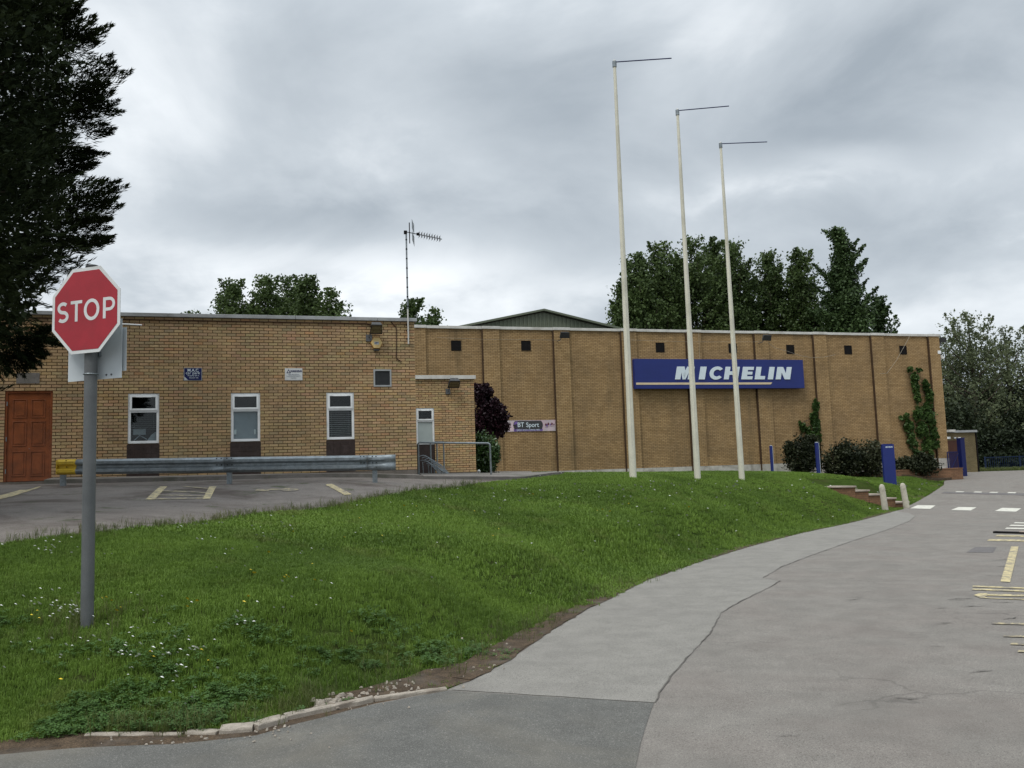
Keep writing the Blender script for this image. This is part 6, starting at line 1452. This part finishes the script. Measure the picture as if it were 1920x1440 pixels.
# ivy on the hall wall
def ivy(name, blobs, label):
    s0, z0 = HALL.hit(*blobs[0][:2]); r0 = HALL.root(name, s0, -.05, zpl - .6, label=label, cat='climbing plant'); C = []; stems = []
    for (px, py, rx, rz, n_) in blobs:
        s_, z_ = HALL.hit(px, py, -.2); n_ = int(n_ * 1.9); rx *= 1.15; rz *= 1.1; q = clump_pts((s_ - s0, -.12, z_ - (zpl - .6)), (rx / FPX * 45, .16, rz / FPX * 45), n_, .1); q[:, 1] = np.minimum(q[:, 1], .02) - (.0 if s_ < pxs[-1] else PD * .6) ; C.append(q); stems.append((s_ - s0, z_ - (zpl - .6)))
    C = np.concatenate(C); V, F = leaves(C, .14, 1.3); npmesh('leaves', V, F, M['ivy'], r0)
    m_ = MB(); m_.tube([(0, -.04, 0), (0, -.04, 1.0)], .03, 6)
    st_ = sorted(stems, key=lambda q: q[1])
    for a, b in zip(st_[:-1], st_[1:]): m_.tube([(a[0], -.03, a[1]), (b[0], -.03, b[1])], .014, 5)
    m_.build('stem', M['bark'], r0); return r0
ivy('wall_ivy', [(1532, 822, 8, 12, 420), (1531, 800, 8, 12, 420), (1528, 783, 7, 12, 360), (1531, 765, 4.5, 12, 240), (1532, 755, 3, 6, 80), (1518, 812, 8, 9, 240), (1508, 802, 6, 7, 140), (1501, 794, 3.5, 5, 70), (1524, 832, 9, 10, 250)], 'narrow ivy plume climbing the wall beside the wider blue post')
ivy('wall_ivy', [(1708, 692, 5, 6, 130), (1725, 694, 4, 6, 90), (1715, 706, 7, 10, 280), (1717, 726, 7, 13, 340), (1720, 745, 7, 10, 260), (1737, 722, 7, 10, 280), (1743, 740, 8, 13, 340), (1741, 762, 7, 10, 280), (1722, 775, 12, 12, 480), (1745, 785, 11, 14, 520), (1700, 783, 7, 8, 180), (1690, 784, 4, 4, 80), (1705, 800, 10, 12, 420), (1730, 808, 14, 14, 620), (1752, 812, 9, 14, 420), (1712, 826, 10, 14, 380), (1742, 838, 12, 14, 460), (1757, 834, 7, 8, 180), (1722, 852, 8, 14, 220), (1745, 862, 10, 12, 260)], 'large branching ivy spreading up the right end of the hall')
# undergrowth behind the railing
def hedge_mass(name, spots, label, n_, leaf=.22, mat='hedge'):
    C = []
    for (px, py, Z_, rx, ry, rz) in spots: C.append(clump_pts(pt(px, py, Z_), (rx, ry, rz), n_, .2))
    V, F = leaves(np.concatenate(C), leaf, 1.4); return tag(npmesh(name, V, F, M[mat]), label, kind='stuff')
hedge_mass('undergrowth', [(1790, 800, 64, 2.2, 1.6, 2.2), (1850, 830, 65, 2.5, 1.6, 2.3), (1900, 820, 66, 2.5, 1.6, 2.6), (1940, 830, 66, 2.5, 1.6, 2.6), (1870, 775, 68, 3, 1.6, 2.6), (1930, 770, 69, 3, 1.6, 3), (1800, 750, 70, 2.6, 1.6, 2.6), (1870, 868, 64, 3, 1.0, .9), (1930, 868, 64, 3, 1.0, .9), (1840, 870, 63, 2, .8, .8), (2000, 820, 66, 3.5, 1.6, 3.5), (1780, 840, 66, 2.5, 1.5, 2.0)], 'dark undergrowth behind the blue railing', 3200)
hedge_mass('tree_belt', [(x, 830, 110, 8, 3, 7) for x in range(1780, 2700, 130)] + [(x, 840, 100, 9, 3, 6) for x in range(-900, 1700, 200)], 'dark belt of distant trees behind the site', 1600, .7)
# roadside verge by the railing
vp = [tuple(pt(1836, 886, 57.5)[:2]), tuple(pt(1990, 888, 56)[:2]), tuple(pt(2100, 888, 58)[:2]), tuple(pt(1990, 882, 66)[:2]), tuple(pt(1836, 882, 64)[:2])]
sheet('verge', vp, .03, M['turf'], .1)
Pv = np.stack([rng.uniform(min(p[0] for p in vp), max(p[0] for p in vp), 2600), rng.uniform(55, 62, 2600)], 1); Pv = Pv[inside(Pv, vp)]
vt = [make_tuft('verge_tuft', 12, .22, .1, .02, .7, M['weed'], 70 + i) for i in range(3)]
scatter('verge_grass', np.column_stack([Pv, H(Pv) + .02]), rng.uniform(.6, 1.2, len(Pv)), vt, 'rough grass along the foot of the blue railing')

# the big cypress at the left
TC = np.array([-11.0, 12.6]); tg = H1(*TC)
cy = empty('cypress_tree', (TC[0], TC[1], tg), 0, 'huge dark feathery conifer at the left edge above the stop sign', 'tree')
edge = [(-500, 175), (-200, 165), (0, 178), (35, 186), (75, 172), (105, 158), (122, 208), (155, 200), (185, 206), (230, 178), (270, 158), (300, 172), (330, 150), (345, 196), (375, 204), (420, 196), (445, 198), (490, 150), (540, 125), (590, 108), (640, 104), (665, 78), (690, 40), (700, 5), (706, -60)]
Zt = 12.3
ez_ = []; er_ = []
DC = float(np.hypot(*TC)); thc = math.atan2(TC[0], TC[1])
def silh(px, py):
    th = math.atan((px - 960) / FPX); r_ = DC * math.sin(th - thc); sl2 = math.sqrt(max(DC * DC - r_ * r_, 1)); q = pt(px, py, sl2 * math.cos(th)); return q, r_
for (py, px) in edge:
    q, r_ = silh(px, py); ez_.append(q[2] - tg); er_.append(r_)
ez_ = np.array(ez_)[::-1]; er_ = np.array(er_)[::-1]
def crad(z): 
    z = np.asarray(z, float); base_ = np.interp(z, ez_, er_); 
    base_ = np.where(z > ez_[-1], np.maximum(.3, er_[-1] * (1 - (z - ez_[-1]) / 5.0)), base_)
    return np.where(z < ez_[0], np.maximum(1.2, er_[0] - (ez_[0] - z) * 3.0), base_)
HT = 15.0; CV = []; CF = []; nv = 0; limbs = []
rng = np.random.default_rng(5)
def spray(tip, dirn, L_, n_):
    """flattened plume of scale-leaf twigs: positions along a fan, all sweeping outward and up"""
    dirn = dirn / np.linalg.norm(dirn); side = np.cross(dirn, [0, 0, 1.0]); side /= np.linalg.norm(side) + 1e-9; nrm = np.cross(side, dirn)
    t_ = rng.uniform(0, 1, n_) ** .7; w_ = (1 - t_) * .34 * L_ + .02; s_ = rng.uniform(-1, 1, n_) * w_
    C = tip - dirn * ((1 - t_) * L_)[:, None] + side * s_[:, None] + nrm * (rng.normal(0, .09, n_) * L_ * (1.1 - t_))[:, None]
    D = dirn + side * (np.sign(s_) * .55 * (1 - t_ * .7))[:, None] + nrm * rng.normal(.1, .3, n_)[:, None] + rng.normal(0, .12, (n_, 3))
    return C, D
SC, SD = [], []
vis = lambda az: (math.cos(az) > -.55)     # more detail on the side facing the place
NBR = 1700
for i in range(NBR):
    z = rng.uniform(2.2, HT) ; az = rng.uniform(-math.pi, math.pi)
    R_ = float(crad(z)) * rng.uniform(.84, 1.0)
    if math.cos(az) < -.3 and i % 3: continue
    dirn = np.array([math.cos(az), math.sin(az), rng.uniform(.1, .6)]); tip = np.array([math.cos(az) * R_, math.sin(az) * R_, z])
    if z < 4.2: dirn[2] -= .5
    for j in range(5):
        tj = tip + np.array([rng.normal(0, .16), rng.normal(0, .16), rng.normal(0, .14)]) - dirn * rng.uniform(0, .5); dj = dirn + rng.normal(0, .25, 3)
        c_, d_ = spray(tj, dj, rng.uniform(.45, .9), 46); SC.append(c_); SD.append(d_)
    if i % 12 == 0: limbs.append(([np.array([0, 0, max(.8, z - R_ * .45)]), tip * [.5, .5, 1] - [0, 0, R_ * .12], tip * [.85, .85, 1]], [.07, .04, .012]))
# outline plumes seen against the sky
for (px, py, dx, dz, L_, k) in ((236, 122, 1, .12, .85, 3), (220, 187, 1, -.1, .7, 3), (214, 160, 1, .25, .7, 3), (198, 37, 1, .35, .7, 3), (152, 10, 1, .1, .5, 3), (185, 75, 1, -.35, .5, 2), (218, 340, 1, .25, .85, 4), (219, 372, 1, .15, .6, 3), (216, 412, 1, -.05, .6, 3), (214, 446, 1, -.1, .7, 3), (190, 302, 1, .0, .6, 3), (184, 270, 1, -.05, .5, 2), (205, 232, 1, -.1, .5, 2), (190, 470, 1, -.2, .5, 2), (118, 645, 1, -.2, .5, 3), (88, 668, .8, -.4, .5, 3), (112, 610, 1, .1, .4, 2), (60, 690, .7, -.6, .5, 3), (20, 702, .5, -.7, .5, 3)):
    tp = silh(px, py)[0] - np.array([TC[0], TC[1], tg])
    for j in range(k * 2):
        q = tp + np.array([-abs(rng.normal(0, .12)) if j else 0, rng.normal(0, .2), rng.normal(0, .05)]); c_, d_ = spray(q, np.array([dx, -.45 + rng.normal(0, .12), dz + rng.normal(0, .06)]), L_ * 1.7 * rng.uniform(.8, 1.1), 230); SC.append(c_); SD.append(d_)
SC = np.concatenate(SC); SD = np.concatenate(SD)
V, F = leaves(SC, rng.uniform(.08, .17, len(SC)), 8.0, 0, SD, .22)
npmesh('crown', V, F, M['needle'], cy)
# dense inner mass of twigs
nI = 110000; zi = rng.uniform(2.9, HT - .5, nI); ai = rng.uniform(-math.pi, math.pi, nI); ri = crad(zi) * np.sqrt(rng.uniform(.2, .80, nI))
V, F = leaves(np.stack([ri * np.cos(ai), ri * np.sin(ai), zi], 1), .13, 1.8); npmesh('inner_foliage', V, F, M['needle'], cy)
trunk([(0, 0, -.4), (0, 0, 4), (0, 0, 9), (0, 0, HT)], [.42, .34, .2, .03], 'trunk', cy, seg=12, extra=limbs)
